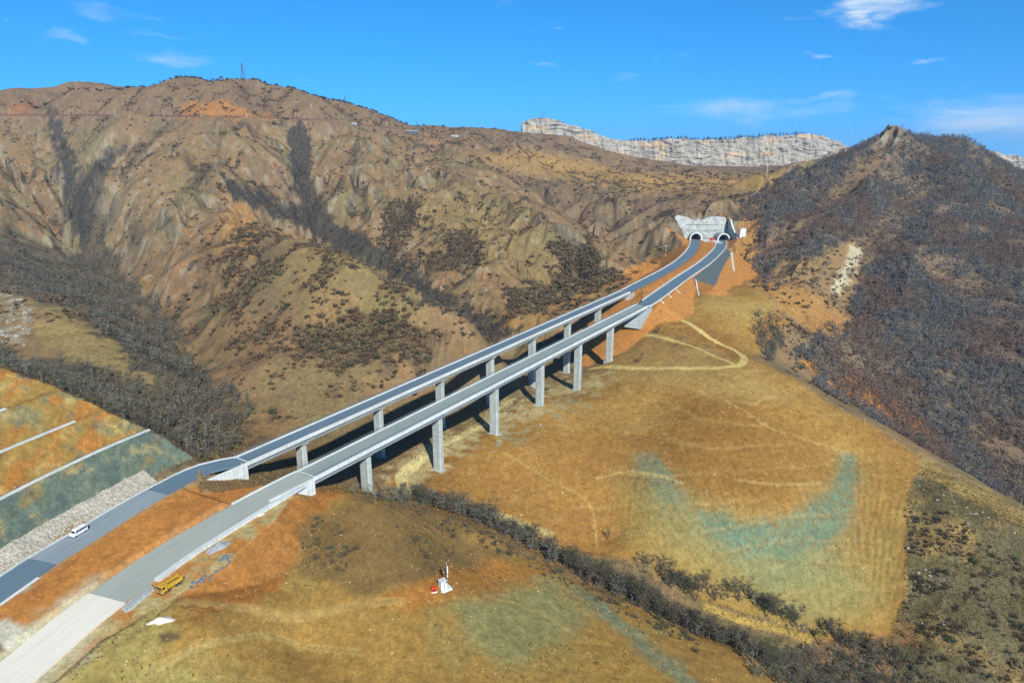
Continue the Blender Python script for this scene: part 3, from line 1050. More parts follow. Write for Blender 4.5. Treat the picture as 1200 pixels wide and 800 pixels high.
# dirt tracks
def track(pts, w, c, y0, y1, k=1.0):
    P3 = [hit(a, b) for a, b in pts]
    P3 = np.array([p for p in P3 if p is not None])
    P3 = catmull(P3, 3)
    m = (DEP > y0) & (DEP < y1) & (X > P3[:, 0].min() - 9) & (X < P3[:, 0].max() + 9) & (Y > P3[:, 1].min() - 9) & (Y < P3[:, 1].max() + 9)
    out = np.zeros_like(zf)
    d, _ = d_line(X[m] + nE[m] * .5, Y[m] + nE[m] * .5, P3[:, :2])
    out[m] = sstep(w, w * .6, d)
    put(c, out * k)
    return P3


TRK = C(220, 192, 112)
track([(783, 364), (805, 378), (835, 398), (862, 411), (872, 420), (866, 428), (840, 431), (790, 431), (740, 431), (692, 432)], 2.6, TRK, 300, 470)
track([(755, 392), (785, 398), (815, 407), (845, 420), (860, 427)], 1.5, TRK, 300, 470, .8)
track([(480, 580), (470, 562), (485, 545), (510, 525), (550, 505), (590, 485)], 3.0, C(208, 188, 128), 200, 420)
track([(735, 238), (745, 262), (770, 284)], 2.4, C(158, 128, 88), 500, 1300, .7)
track([(700, 560), (740, 552), (800, 566)], .8, TRK, 200, 400, .4)
track([(860, 562), (900, 567), (960, 566)], .8, TRK, 200, 400, .3)
track([(850, 470), (900, 500), (960, 520), (1010, 530)], .7, TRK, 200, 400, .25)
track([(215, 705), (300, 715), (400, 712), (470, 705)], 1.8, C(186, 150, 84), 90, 220, .7)
track([(150, 800), (200, 768), (260, 748), (330, 745), (420, 760)], .5, C(186, 160, 96), 90, 220, .5)
track([(162, 800), (208, 772), (264, 753), (330, 750), (420, 766)], .5, C(186, 160, 96), 90, 220, .5)
track([(530, 700), (600, 705), (660, 735), (720, 780)], .6, C(184, 150, 84), 90, 240, .5)
track([(590, 530), (640, 560), (690, 590), (700, 640)], .7, TRK, 200, 400, .25)

# platforms
dr_, tr_ = d_line(xa, ya, rn[::3, :2])
strip_r = np.zeros_like(zf)
off_r = (xa - rn[0, 0]) * 0
pa, pb = rn[0, :2], rn[-1, :2]
strip_r[inA] = (dr_ > 6.0) & (sdf_poly(xa, ya, np.vstack([rn[::4, :2], offset(rn, 26)[::-4, :2]])) < 0)
put(C(178, 118, 54), m_fillA * (1 - m_cut) * .8 * sstep(372, 325, PX + wx * 4))
put(C(200, 132, 58), m_plat)
put(C(190, 122, 54), m_plat * sstep(0, .4, nB))
put(C(186, 164, 108), m_plat * strip_r * sstep(-.45, .2, nC + nB * .4))
put(C(196, 130, 60), m_platB)
put(C(196, 130, 60), m_cutB * .9 * (Y < rf[-1][1] + 4))
# lay-by asphalt, pale crossing where the haul road meets the carriageway
pr_y = rf[-1][1]
lm = np.zeros_like(zf)
lm[inB] = sstep(.8, -.8, sdf_poly(xb, yb, layby))
put(C(108, 118, 116), lm)
put(C(216, 212, 190), pmask([(-30, 745), (10, 725), (60, 742), (88, 738), (66, 775), (-40, 830)], 5, 80, 190, .6) * .9)
put(C(126, 96, 58), pmask([(-40, 770), (0, 752), (16, 762), (0, 790), (-40, 810)], 4, 80, 190, .6))
dust = np.zeros_like(zf)
dust[inA] = sstep(13, 5, dr_ + nC[inA] * 5 + nE[inA] * 1.5) * sstep(140, 85, PX[inA] + wx[inA] * 5)
dl2, _ = d_line(xa, ya, ln[::4, :2])
dust[inA] = np.maximum(dust[inA], sstep(7.5, 4.5, dl2 + nC[inA] * 2.5) * sstep(62, 30, PX[inA] + wx[inA] * 4) * .8)
put(C(214, 204, 170), dust * .85)
dz2 = np.zeros_like(zf)
dz2[inA] = sstep(8.5, 4.5, np.minimum(dr_, dl2) + nC[inA] * 2) * .3
put(C(206, 184, 140), dz2)
# the benched cut: ochre, orange and green-grey rock in streaks down each lift
per = LIFT / SLOPE_CUT + 2.3
kb = np.floor(d_cut / per)
sn = fbm(X / 5.5 + kb * 7, Y / 16, 51, 4)
sn2 = fbm(X / 9 + kb * 13, Y / 9, 52, 4)
mc = m_cut.astype(np.float32)
low = mc * (kb == 0)
uppr = mc * (kb > 0)
put(C(164, 128, 62), mc)
put(C(184, 116, 46), uppr * sstep(-.15, .35, sn) * .85)
put(C(124, 128, 98), uppr * sstep(.1, .4, sn2) * .6)
put(C(104, 120, 104), low * (.92 - .55 * sstep(.2, .5, sn)))
put(C(84, 102, 98), low * sstep(-.1, .4, -sn2) * .6)
put(C(188, 158, 90), mc * sstep(.2, .55, nC + nE * .5) * .4)
put(C(92, 96, 82), mc * sstep(.2, .55, fbm(X / 2.2 + kb * 3, Y / 9, 53, 4)) * .45)
# fine mottling
fine = 1 + .20 * nE + (.16 - .07 * m_soft) * nC + .16 * fbm(X / .8, Y / .8, 46, 2) * (DEP < 420)
col *= np.clip(fine, .6, 1.5)[..., None]
lum = col @ np.array([.3, .55, .15], np.float32)
graded = np.clip(m_soft + m_plat + m_platB + m_cut + m_cutB + m_fillA, 0, 1).astype(np.float32)[..., None]
col = lum[..., None] + (col - lum[..., None]) * (.97 - .02 * graded)
col *= np.array([.97, 1.02, 1.0], np.float32) * (1 - .12 * graded)
col = np.clip(col, .01, .85)

idx = np.arange(NB * NR, dtype=np.int32).reshape(NB, NR)
quads = np.stack([idx[:-1, :-1], idx[1:, :-1], idx[1:, 1:], idx[:-1, 1:]], -1).reshape(-1, 4)
me = np_mesh('ground', np.stack([X, Y, zf], -1).reshape(-1, 3), quads, M['ground'], col.reshape(-1, 3), smooth=True)
ground = link(bpy.data.objects.new('ground', me))
tag(ground, 'bare brown mountains and graded ochre hills around the motorway', kind='structure')

# ------------------------------------------------------------------ carriageways


def ribbon(name, line, a, b, dz, thick, mat, parent=None, za=None, zb=None, rough=0.0, vcol=None):
    """slab along a line between the side offsets a and b (metres, + = right of travel); dz = height of its top above the line"""
    L, R_ = offset(line, a), offset(line, b)
    n = len(line)
    V = np.zeros((n, 4, 3))
    V[:, 0], V[:, 1] = L, R_
    V[:, 0, 2] += dz + (0 if za is None else za)
    V[:, 1, 2] += dz + (0 if zb is None else zb)
    V[:, 2], V[:, 3] = V[:, 1], V[:, 0]
    V[:, 2:, 2] -= thick
    i = np.arange(n - 1) * 4
    f = np.concatenate([np.stack([i + k, i + (k + 1) % 4, i + 4 + (k + 1) % 4, i + 4 + k], 1) for k in range(4)])
    f = f[:, ::-1]
    f = np.concatenate([f, [[0, 1, 2, 3]], [[4 * n - 1, 4 * n - 2, 4 * n - 3, 4 * n - 4]]])
    s = np.concatenate([[0], np.cumsum(np.linalg.norm(np.diff(line[:, :2], axis=0), axis=1))])
    uv = np.zeros((n, 4, 2))
    uv[:, 0, 0] = uv[:, 3, 0] = a
    uv[:, 1, 0] = uv[:, 2, 0] = b
    uv[:, :, 1] = s[:, None]
    me = np_mesh(name, V.reshape(-1, 3), f, mat, uv=uv.reshape(-1, 2))
    return link(bpy.data.objects.new(name, me), parent)


def cut_line(line, i0, i1):
    return line[max(0, i0):i1 + 1]


def i_px(line, px):
    x, _, _ = proj(line[:, 0], line[:, 1], line[:, 2])
    return int(np.argmin(abs(x - px)))


def struct(o):
    return tag(o, kind='structure')


def width(line, keys):
    """half width along a line from (pixel x, metres) pairs"""
    return np.interp(np.arange(len(line)), [i_px(line, k) for k, _ in keys], [v for _, v in keys])


def carriage(line, i0, i1, hw, dz, mat):
    seg = line[i0:i1 + 1]
    h_ = hw[i0:i1 + 1]
    return struct(ribbon('road', seg, -h_, h_, dz, .5, mat))


def edge(line, i0, i1, hw, sgn, w_, dz, th, mat):
    seg = line[i0:i1 + 1]
    h_ = hw[i0:i1 + 1] + .06
    a, b = (h_, h_ + w_) if sgn > 0 else (-h_ - w_, -h_)
    return struct(ribbon('kerb', seg, a, b, dz, th, mat))


wln = width(ln, [(-60, 4.6), (100, 4.5), (220, 4.2), (281, HW['left'])])
wrn = width(rn, [(-60, 5.4), (128, 5.4), (230, 5.3), (300, 4.8), (357, HW['right'])])
wlf = np.interp(np.arange(len(lf)), [0, 6, len(lf) - 1], [HW['left'], 4.4, 4.6])
wrf = np.interp(np.arange(len(rf)), [0, 6, len(rf) - 1], [HW['right'], 4.6, 4.8])
a1, a2, nl_ = i_px(ln, 44), i_px(ln, 178), len(ln) - 1
carriage(ln, 0, a1, wln, 0, M['deck_a'])
carriage(ln, a1, a2, wln, 0, M['road_a'])
carriage(ln, a2, nl_, wln, 0, M['deck_a'])
b1, nr_ = i_px(rn, 128), len(rn) - 1
carriage(rn, 0, b1, wrn + .3, -.02, M['road_w'])
carriage(rn, b1, nr_, wrn, 0, M['road_c'])
carriage(lf, 0, len(lf) - 1, wlf, 0, M['deck_a'])
carriage(rf, 0, len(rf) - 1, wrf, 0, M['deck_a'])
# kerbs and pale drainage gutters beside the carriageways
edge(rn, b1 + 2, i_px(rn, 340), wrn, 1, 1.5, .34, .7, M['white'])
edge(rn, i_px(rn, 285), nr_, wrn, -1, .35, .4, .8, M['white'])
edge(ln, 0, i_px(ln, 34), wln, 1, 1.3, .1, .6, M['white'])
edge(ln, i_px(ln, 215), nl_, wln, -1, .6, .25, .8, M['white'])
edge(ln, 0, i_px(ln, 214), wln, -1, .5, .2, .8, M['white'])
edge(lf, 0, len(lf) - 1, wlf, -1, 1.1, .3, .8, M['white'])
edge(rf, 4, len(rf) - 1, wrf, -1, .9, .5, .9, M['white'])
edge(rf, 1, len(rf) - 1, wrf, 1, .6, .35, .8, M['white'])
# pale apron between the two tunnel mouths
ap = MB()
c0 = (lf[-1] + rf[-1]) / 2
ap.prism([(lf[-1][0] + 4.9, c0[1] - 26), (rf[-1][0] - 6.3, c0[1] - 28), (rf[-1][0] - 6.3, c0[1] + 5), (lf[-1][0] + 4.9, c0[1] + 5)], 4.2, 5.25, 'z')
tag(ap.build('pavement', M['white']), kind='structure')

# ------------------------------------------------------------------ the two viaducts


def viaduct(side, label, surf, k0, k1, far_side):
    q = BR[side]
    HWB = HW[side]
    p0 = br_pt(side, k0)
    Lg = (k1 - k0) * 40
    s = q['s']
    root = empty('viaduct', p0, -q['b'])
    tag(root, label, 'bridge', 'twin motorway viaducts')
    yy = lambda k: (k - k0) * 40

    def wz(x, y):
        """ground height relative to the root under local x, y"""
        cb_, sb_ = math.cos(q['b']), math.sin(q['b'])
        wx_, wy_ = p0[0] + x * cb_ + y * sb_, p0[1] - x * sb_ + y * cb_
        return float(H(wx_, wy_)) - p0[2]

    def slab(x0, x1, z0, z1, ya, yb):
        vs = [(x, y, z + s * y) for y in (ya, yb) for x, z in ((x0, z0), (x1, z0), (x1, z1), (x0, z1))]
        return vs, [(0, 1, 2, 3), (7, 6, 5, 4), (0, 4, 5, 1), (1, 5, 6, 2), (2, 6, 7, 3), (3, 7, 4, 0)]
    d = MB()
    d.add(*slab(-HWB, HWB, -.42, -.08, 0, Lg))
    deck = d.build('deck', M['girder'], root)
    # a concrete beam on each side of the deck, one set per span
    ends = [0] + [yy(k) for k in range(q['n'])] + [Lg]
    gd = MB()
    for a, b in zip(ends[:-1], ends[1:]):
        for x in (-HWB * .68, 0, HWB * .68):
            gd.add(*slab(x - .42, x + .42, -2.25, -.42, a + .2, b - .2))
            gd.add(*slab(x - .7, x + .7, -2.6, -2.25, a + .2, b - .2))
    gd.build('girders', M['girder'], root)
    # surfacing with UVs in metres
    n = int(Lg / 4)
    ys = np.linspace(0, Lg, n)
    V = np.array([(x, y, -.03 + s * y) for y in ys for x in (-HWB + .5, HWB - .5)])
    uv = np.array([(x, y) for y in ys for x in (-HWB + .5, HWB - .5)])
    i = np.arange(n - 1) * 2
    me = np_mesh('road_surface', V, np.stack([i, i + 1, i + 3, i + 2], 1), surf, uv=uv)
    link(bpy.data.objects.new('road_surface', me), root)
    # expansion joints across the surfacing at the abutments
    for y in (1.0, Lg - 1.0):
        MB().add(*slab(-HWB + .6, HWB - .6, -.06, .0, y - .25, y + .25)).build('expansion_joint', M['white'], root)
    for sx in (-1, 1):
        p = MB()
        yl = -6 if sx > 0 else -2
        for a in np.arange(0, Lg - .5, 8):
            x0, x1 = sorted((sx * (HWB - .24), sx * (HWB + .18)))
            p.add(*slab(x0, x1, -.95, .42, a, min(a + 7.96, Lg)))
        p.build('parapet', M['white'], root)
        r = MB()
        for y in np.arange(.6, Lg, 1.6):
            r.box((sx * (HWB - .05), y, .9 + s * y), (.09, .09, 1.1))
        for z in (.75, 1.1, 1.45):
            r.add(*slab(sx * (HWB - .05) - .03, sx * (HWB - .05) + .03, z - .03, z + .03, .4, Lg - .4))
        r.build('railing', M['rail'], root)
    for k in range(q['n']):
        y = yy(k)
        top = -3.3 + s * y
        gz = min(wz(a, y + b) for a in (-2.1, 0, 2.1) for b in (-1, 1))
        pm = MB()
        # chamfered wall pier
        c = .35
        W, T = 2.05, 1.15
        prof = [(-W + c, -T), (W - c, -T), (W, -T + c), (W, T - c), (W - c, T), (-W + c, T), (-W, T - c), (-W, -T + c)]
        pm.prism([(a, b + y) for a, b in prof], gz - 2.5, top, 'z')
        po = pm.build('pier', M['pier'], root)
        cm = MB()
        cm.prism([(-2.1, top - .5), (2.1, top - .5), (2.9, top + .1), (2.9, top + .7), (-2.9, top + .7), (-2.9, top + .1)], y - 1.5, y + 1.5, 'y')
        cm.box((0, y, top + .72), (4.6, 1.8, .3))
        cm.build('pier_cap', M['pier'], po, bevel=.12)
        fm = MB()
        gm = wz(0, y)
        fm.box((0, y, gm - .9), (5.6, 3.4, 2.2))
        fm.build('footing', M['concrete'], po, bevel=.1)
    # abutments: front wall, wing walls, sloping apron at the far end
    ab = MB()
    ab.box((0, -.5, -5.2), (2 * HWB + .5, .9, 9.4))
    for sx in (1,):
        x = sx * (HWB + .32)
        ab.prism([(0.0, -.86), (0.0, -9.5), (-4, -7.8), (-17, -1.4), (-17, .33), (-10, .4), (0, .40)], x - .22, x + .22, 'x')
    ab.build('abutment', M['white'], root)
    fa = MB()
    z1 = s * Lg
    fa.box((0, Lg + .5, z1 - 3.4), (2 * HWB + .5, .9, 5.6))
    x0, x1 = (-HWB - 2, HWB + .3)
    fa.prism([(Lg - 12, z1 - 12.5), (Lg + .2, z1 - 2.0), (Lg + 7, z1 - .4), (Lg + 7, z1 - 14)], x0, x1, 'x')
    fa.build('abutment', M['concrete'], root)
    return root


viaduct('right', 'nearer of the twin viaducts, with pale worn concrete deck and white parapets', M['deck_c'], *K_R, 1)
viaduct('left', 'farther of the twin viaducts, with dark blue grey asphalt deck and white parapets', M['deck_a'], *K_L, -1)

# ------------------------------------------------------------------ tunnel mouths
pl, pr = lf[-1], rf[-1]


def tunnel(p, length, back_, label):
    root = empty('tunnel_portal', (p[0], p[1], p[2]))
    tag(root, label, 'tunnel', 'twin tunnel portals')
    n = 20
    ri, ro, hs_ = 5.5, 6.3, 1.5

    def arc(r):
        return [(r, -.3)] + [(r * math.cos(t), hs_ + r * math.sin(t)) for t in np.linspace(0, math.pi, n)] + [(-r, -.3)]
    A_, B_ = arc(ri), arc(ro)
    m = len(A_)
    vs = [(x, y, z) for y in (-length, back_) for pr_ in (A_, B_) for x, z in pr_]
    fs = []
    for i in range(m - 1):
        fs += [(i, i + 1, m + i + 1, m + i), (2 * m + i, 3 * m + i, 3 * m + i + 1, 2 * m + i + 1),
               (i, 2 * m + i, 2 * m + i + 1, i + 1), (m + i, m + i + 1, 3 * m + i + 1, 3 * m + i)]
    MB().add(vs, fs).build('tube', M['concrete'], root)
    # collar ring at the mouth
    C_, D_ = arc(ri - .05), arc(ro + .5)
    vs = [(x, y, z) for y in (-length - .7, -length + .1) for pr_ in (C_, D_) for x, z in pr_]
    MB().add(vs, fs).build('collar', M['white'], root)
    e = MB()  # near-black plate closes the short bore, its colour standing in for deep shade
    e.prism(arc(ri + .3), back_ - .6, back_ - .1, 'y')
    e.build('end_shade_plate', M['black'], root)
    for sx in (-1, 1):
        MB().box((sx * (ri - .62), (back_ - length) / 2, .15), (.9, back_ + length - 1.6, .5)).build('walkway', M['concrete'], root)
    return root


tunnel(pl, 1.0, 17, 'left tunnel mouth, its collar almost flush with the sprayed concrete face')
tunnel(pr, 9.0, 17, 'right tunnel mouth, at the end of a projecting concrete tube')
hw_root = empty('headwall', (c0[0], c0[1] + 6, 4))
tag(hw_root, 'pale sprayed concrete face with butterfly outline above the two tunnel mouths', 'retaining wall')
YH = c0[1] + 6.0
out = [(805, 284), (799, 270), (792.5, 255), (797, 253), (807, 255), (816, 259.5), (820, 256.5), (824, 258.5), (830, 256), (840, 254), (852, 255.5), (854, 262), (854, 284)]
P = np.array([pY(a, b, YH) for a, b in out])
xs = np.linspace(P[:, 0].min(), P[:, 0].max(), 90)


def hw_bounds(x):
    zs = []
    for i in range(len(P)):
        a, b = P[i - 1], P[i]
        if (a[0] - x) * (b[0] - x) <= 0 and a[0] != b[0]:
            t = (x - a[0]) / (b[0] - a[0])
            zs.append(a[2] + t * (b[2] - a[2]))
    return (min(zs), max(zs)) if len(zs) > 1 else (P[0][2], P[0][2])


n2 = 40
V, inside = [], []
for x in xs:
    lo, hi = hw_bounds(np.clip(x, xs[0] + .05, xs[-1] - .05))
    for t in np.linspace(0, 1, n2):
        z = lo + (hi - lo) * t
        V.append((x, YH + .28 * (z - 4), z))
        d = min(math.hypot(x - c[0], max(z - c[2] - 1.4, 0)) for c in (pl, pr))
        inside.append(d < 6.0)
V = np.array(V)
V[:, 1] += perlin(V[:, 0] / 3.1, V[:, 2] / 3.1, 71) * .7 + perlin(V[:, 0] / 9, V[:, 2] / 9, 72) * 1.0
V[:, 2] += perlin(V[:, 0] / 4, V[:, 2] / 4, 73) * .5
m = len(V)
Vb = V.copy()
Vb[:, 1] += 3.0
id_ = np.arange(m).reshape(len(xs), n2)
q = np.stack([id_[:-1, :-1], id_[1:, :-1], id_[1:, 1:], id_[:-1, 1:]], -1).reshape(-1, 4)
ins = np.array(inside)
q = q[~ins[q].all(1)]
rim = []
for seq in (id_[0], id_[-1][::-1], id_[:, -1], id_[:, 0][::-1]):
    rim.append(np.stack([seq[:-1], seq[1:], seq[1:] + m, seq[:-1] + m], 1))
f = np.concatenate([q, q[:, ::-1] + m] + rim)
Vl = np.concatenate([V, Vb]) - np.array([c0[0], c0[1] + 6, 4])
link(bpy.data.objects.new('face', np_mesh('face', Vl, f, M['shot'])), hw_root)
# drain-hole rows and a ledge across the face
lg = MB()
for zz in (10.5, 16.5):
    lg.box((-2, .28 * zz - .4 - .3, zz), (42, .5, .35))
lg.build('ledge', M['shot'], hw_root, bevel=.1)
sw = empty('side_wall', (pr[0] + 9, YH, 4))
tag(sw, 'tall concrete side wall right of the tunnel mouths, its face in shade', 'retaining wall')
prof = [pY(854, 257, YH)[2] - 4, 0]
w1 = MB()
w1.prism([(2.5, -1), (2.5, 24), (-4, 22), (-12, 15), (-24, 9), (-38, 2.0), (-38, -1)], 0, 1.2, 'x')
w1.build('wall_face', M['shot'], sw)
w2 = MB()
w2.prism([(-4.1, 22.0), (-12.1, 15.0), (-24.1, 9.0), (-38.1, 2.0), (-38.1, 2.5), (-24, 9.5), (-12, 15.5), (-4, 22.5)], -.2, 1.5, 'x')
w2.build('coping', M['white'], sw)
bk = MB()
pz = pY(863, 290, YH - 42)
bk.prism([(0, -2), (6.5, -2), (6.5, 9), (1.2, 9), (0, 7)], 0, 5, 'y')
b_ = bk.build('anchor_block', M['white'], bevel=.15)
b_.location = (pr[0] + 10.6, YH - 34, float(H(pr[0] + 13, YH - 32)) - .3)
tag(b_, 'white concrete block beside the shaded wall right of the tunnel', 'block')

# drainage chutes running down the slopes


def strip_on_ground(name, pts, w, mat, label, cat, group=None, h=.25, step=3):
    P3 = [hit(a, b) for a, b in pts]
    P3 = catmull(np.array([p for p in P3 if p is not None]), step)
    P3[:, 2] = H(P3[:, 0], P3[:, 1])
    base_ = P3[0].copy()
    o = ribbon(name, P3 - base_, -w / 2, w / 2, h, .9, mat)
    o.location = base_
    tag(o, label, cat, group)
    return o


strip_on_ground('drainage_chute', [(857, 296), (858, 306), (859.5, 317)], 2.2, M['white'], 'long white chute below the shaded wall at the tunnel', 'drain')
strip_on_ground('drainage_chute', [(815, 327.5), (816.5, 334), (819, 346)], .9, M['white'], 'thin chute running down ochre hill from the lay-by edge', 'drain')
for a, b in (((772, 350), (778, 356)), ((781, 343.5), (787, 349)), ((791, 338.5), (797, 343.5))):
    strip_on_ground('drainage_chute', [a, ((a[0] + b[0]) / 2, (a[1] + b[1]) / 2), b], .8, M['white'],
                    'short chute crossing the orange bank beyond the nearer viaduct', 'drain', 'short chutes on the orange bank', step=1.5)

# berm gutters on the benched cut
for kk, lab in ((1, 'pale gutter on the lowest berm of the benched cut'), (2, 'pale gutter on the middle berm of the benched cut'), (3, 'pale gutter on the top berm of the benched cut')):
    o_ = 4.8 + strip + per * kk - 1.35
    L_ = offset(ln, -o_)
    L_ = L_[np.r_[True, np.linalg.norm(np.diff(L_[:, :2], axis=0), axis=1) > .3]]
    ok = look(m_cut, L_[:, 0], L_[:, 1]) > .5
    if kk == 3:     # the top berm runs along the brow of the cut
        gx_ = proj(L_[:, 0], L_[:, 1], H(L_[:, 0], L_[:, 1]))[0]
        ok = (gx_ > -160) & (gx_ < 60)
    L_ = L_[ok]
    if len(L_) < 4:
        continue
    L_ = catmull(L_[::3], 2)
    zz = H(L_[:, 0], L_[:, 1])
    L_[:, 2] = np.convolve(np.pad(zz, 3, 'edge'), np.ones(7) / 7, 'valid')
    b0 = L_[0].copy()
    o = ribbon('berm_gutter', L_ - b0, -.6, .6, .3, .9, M['white'])
    o.location = b0
    tag(o, lab, 'gutter', 'gutters on the benched cut')

# rubble strip between the left carriageway and the cut
i1 = i_px(ln, 252)
L_ = catmull(ln[:i1:4], .35)
na = 22
V, Cc = [], []
ts = np.linspace(0, 1, na)
offs = np.stack([offset(L_, -(5.3 + 5.6 * t)) for t in ts], 1)
hgt = np.interp(ts, [0, .1, .85, 1], [.1, .35, 2.9, 3.2])
nz = perlin(offs[..., 0] / .8, offs[..., 1] / .8, 81) * .16 + perlin(offs[..., 0] / .4, offs[..., 1] / .4, 82) * .12
offs[..., 2] += hgt[None] + nz * np.where(ts > .04, 1, 0)[None] + perlin(offs[..., 0] / 5, offs[..., 1] / 5, 83) * .35 * ts[None]
cc = C(178, 172, 154)[None, None] * (1 + .25 * perlin(offs[..., 0] / .7, offs[..., 1] / .7, 84) + .12 * perlin(offs[..., 0] / 6, offs[..., 1] / 6, 85))[..., None]
nl = len(L_)
id_ = np.arange(nl * na).reshape(nl, na)
q = np.stack([id_[:-1, :-1], id_[:-1, 1:], id_[1:, 1:], id_[1:, :-1]], -1).reshape(-1, 4)
lowv = offs.reshape(-1, 3).copy()
lowv[:, 2] -= 4.5
m = nl * na
rim = [np.stack([s_[:-1], s_[1:], s_[1:] + m, s_[:-1] + m], 1) for s_ in (id_[0][::-1], id_[-1], id_[:, 0], id_[:, -1][::-1])]
b0 = offs[0, 0].copy()
o = link(bpy.data.objects.new('rubble_bank', np_mesh('rubble_bank', np.concatenate([offs.reshape(-1, 3), lowv]) - b0, np.concatenate([q] + rim), M['rubble'], np.concatenate([cc.reshape(-1, 3)] * 2))))
o.location = b0
tag(o, 'pale stone rubble bank between left carriageway and benched cut', 'stone bank')

# ------------------------------------------------------------------ limestone cliffs on the skyline


def cliff(name, top, bot, Y, depth, seed, label, rows=70, cols=700):
    top, bot = np.array(top, float), np.array(bot, float)
    pxs = np.linspace(top[0, 0], top[-1, 0], cols)
    ty = np.interp(pxs, top[:, 0], top[:, 1])
    by = np.interp(pxs, bot[:, 0], bot[:, 1])
    P0_ = np.array([pY(a, b, Y) for a, b in zip(pxs, ty)])
    P1_ = np.array([pY(a, b, Y) for a, b in zip(pxs, by)])
    P0_[:, 2] += perlin(P0_[:, 0] / 37, P0_[:, 0] * 0, seed) * 6 + perlin(P0_[:, 0] / 90, P0_[:, 0] * 0, seed + 20) * 6 + perlin(P0_[:, 0] / 11, P0_[:, 0] * 0, seed + 1) * 1.8
    t = np.linspace(0, 1, rows)[None, :, None]
    V = P1_[:, None] * (1 - t) + P0_[:, None] * t
    x, z = V[..., 0], V[..., 2]
    zz = z + .06 * x + perlin(x / 60, z / 60, seed + 2) * 14
    strata = perlin(x / 160, zz / 7, seed + 3) + .6 * perlin(x / 60, zz / 3.2, seed + 4)
    butt = perlin(x / 34, z / 60, seed + 5) * 7 + perlin(x / 11, z / 40, seed + 6) * 5 + perlin(x / 4, z / 9, seed + 7) * 1.6
    V[..., 1] += t[..., 0] * depth + butt + strata * 4 + perlin(x / 18, z / 14, seed + 17) * 6
    ledge = .6 * sstep(.18, .5, strata + .5 * perlin(x / 22, z / 9, seed + 8))
    c = C(170, 164, 150)[None, None] * (1 + .16 * perlin(x / 30, z / 12, seed + 9) + .07 * strata + .1 * perlin(x / 6, z / 5, seed + 15))[..., None]
    warm = sstep(.15, .6, perlin(x / 70, z / 25, seed + 10))
    c = c * (1 - .55 * warm[..., None]) + C(206, 172, 124) * .55 * warm[..., None]
    c = c + (C(112, 106, 88) - c) * (ledge * sstep(-.2, .3, perlin(x / 45, z / 18, seed + 16)) * .85)[..., None]
    crack = sstep(.3, .6, perlin(x / 12, z / 70, seed + 11))
    c = c + (C(110, 106, 100) - c) * (crack * .4)[..., None]
    tal = sstep(.35, .05, t[..., 0] + .25 * perlin(x / 40, x * 0, seed + 12))
    c = c + (C(128, 114, 92) - c) * (tal * .7)[..., None]
    n_, r_ = cols, rows
    back_ = V[:, -1].copy()
    back_[:, 1] += 260
    back_[:, 2] -= 30
    Vall = np.concatenate([V.reshape(-1, 3), back_])
    id_ = np.arange(n_ * r_).reshape(n_, r_)
    q = np.stack([id_[:-1, :-1], id_[1:, :-1], id_[1:, 1:], id_[:-1, 1:]], -1).reshape(-1, 4)
    bi = n_ * r_ + np.arange(n_)
    q2 = np.stack([id_[:-1, -1], id_[1:, -1], bi[1:], bi[:-1]], 1)
    ca = np.concatenate([np.clip(c, .02, .8).reshape(-1, 3), np.tile(C(104, 98, 76), (n_, 1))])
    o = link(bpy.data.objects.new(name, np_mesh(name, Vall, np.concatenate([q, q2]), M['cliff'], ca)))
    tag(o, label, kind='structure')
    return P0_


CL1 = cliff('cliff', [(612, 142), (620, 138), (632, 136), (655, 140), (690, 153), (720, 161), (742, 165), (790, 163), (850, 163), (905, 160), (930, 156), (950, 156.5), (975, 159), (990, 165), (1010, 174)],
            [(612, 165), (655, 170), (700, 190), (760, 205), (850, 210), (930, 210), (1010, 210)], 2150, 60, 101, 'pale limestone cliff band on the skyline')
CL2 = cliff('cliff', [(1120, 178), (1132, 167), (1150, 169), (1172, 175), (1200, 183), (1260, 203)], [(1105, 200), (1150, 200), (1260, 240)], 1500, 30, 131,
            'pale limestone cliff edge behind the wooded hill', rows=40, cols=200)

# ------------------------------------------------------------------ contour road on the mountain, poles, pylons, hut
o = ribbon('mountain_road', MR, -3.4, 7.2, .6, 4.0, mat_plain('retaining_stone', C(112, 84, 72), .9, .3, .1))
tag(o, kind='structure')


def on(px, py, dy=0.0):
    p = hit(px, py)
    if p is None:           # just above a skyline: step down to the ground
        for q_ in range(1, 40):
            p = hit(px, py + q_ * .5)
            if p is not None:
                break
    return p


def pole(px, py, h, r, mat, label, group=None, arm=True, cat='pole'):
    p = on(px, py)
    root = empty('utility_pole', p)
    tag(root, label, cat, group)
    MB().tube((0, 0, -1), (0, 0, h), r, r * .7, 8).build('shaft', mat, root)
    if arm:
        a = MB()
        a.box((0, 0, h * .93), (h * .22, r * 1.4, r * 1.6))
        a.box((0, 0, h * .84), (h * .16, r * 1.4, r * 1.4))
        a.build('crossarm', mat, root)
    return root


for px, py in ((12, 134), (82, 135), (135.5, 135.5), (192, 136), (236, 136.5), (289.5, 137), (347, 138.5)):
    pole(px, py + .6, 9.5, .45, M['wood'], 'pale post along the contour road high on the mountain', 'posts along the mountain road', arm=False, cat='post')
pole(365, 130, 9, .4, M['wood'], 'lone pale pole on the mountainside above the contour road')


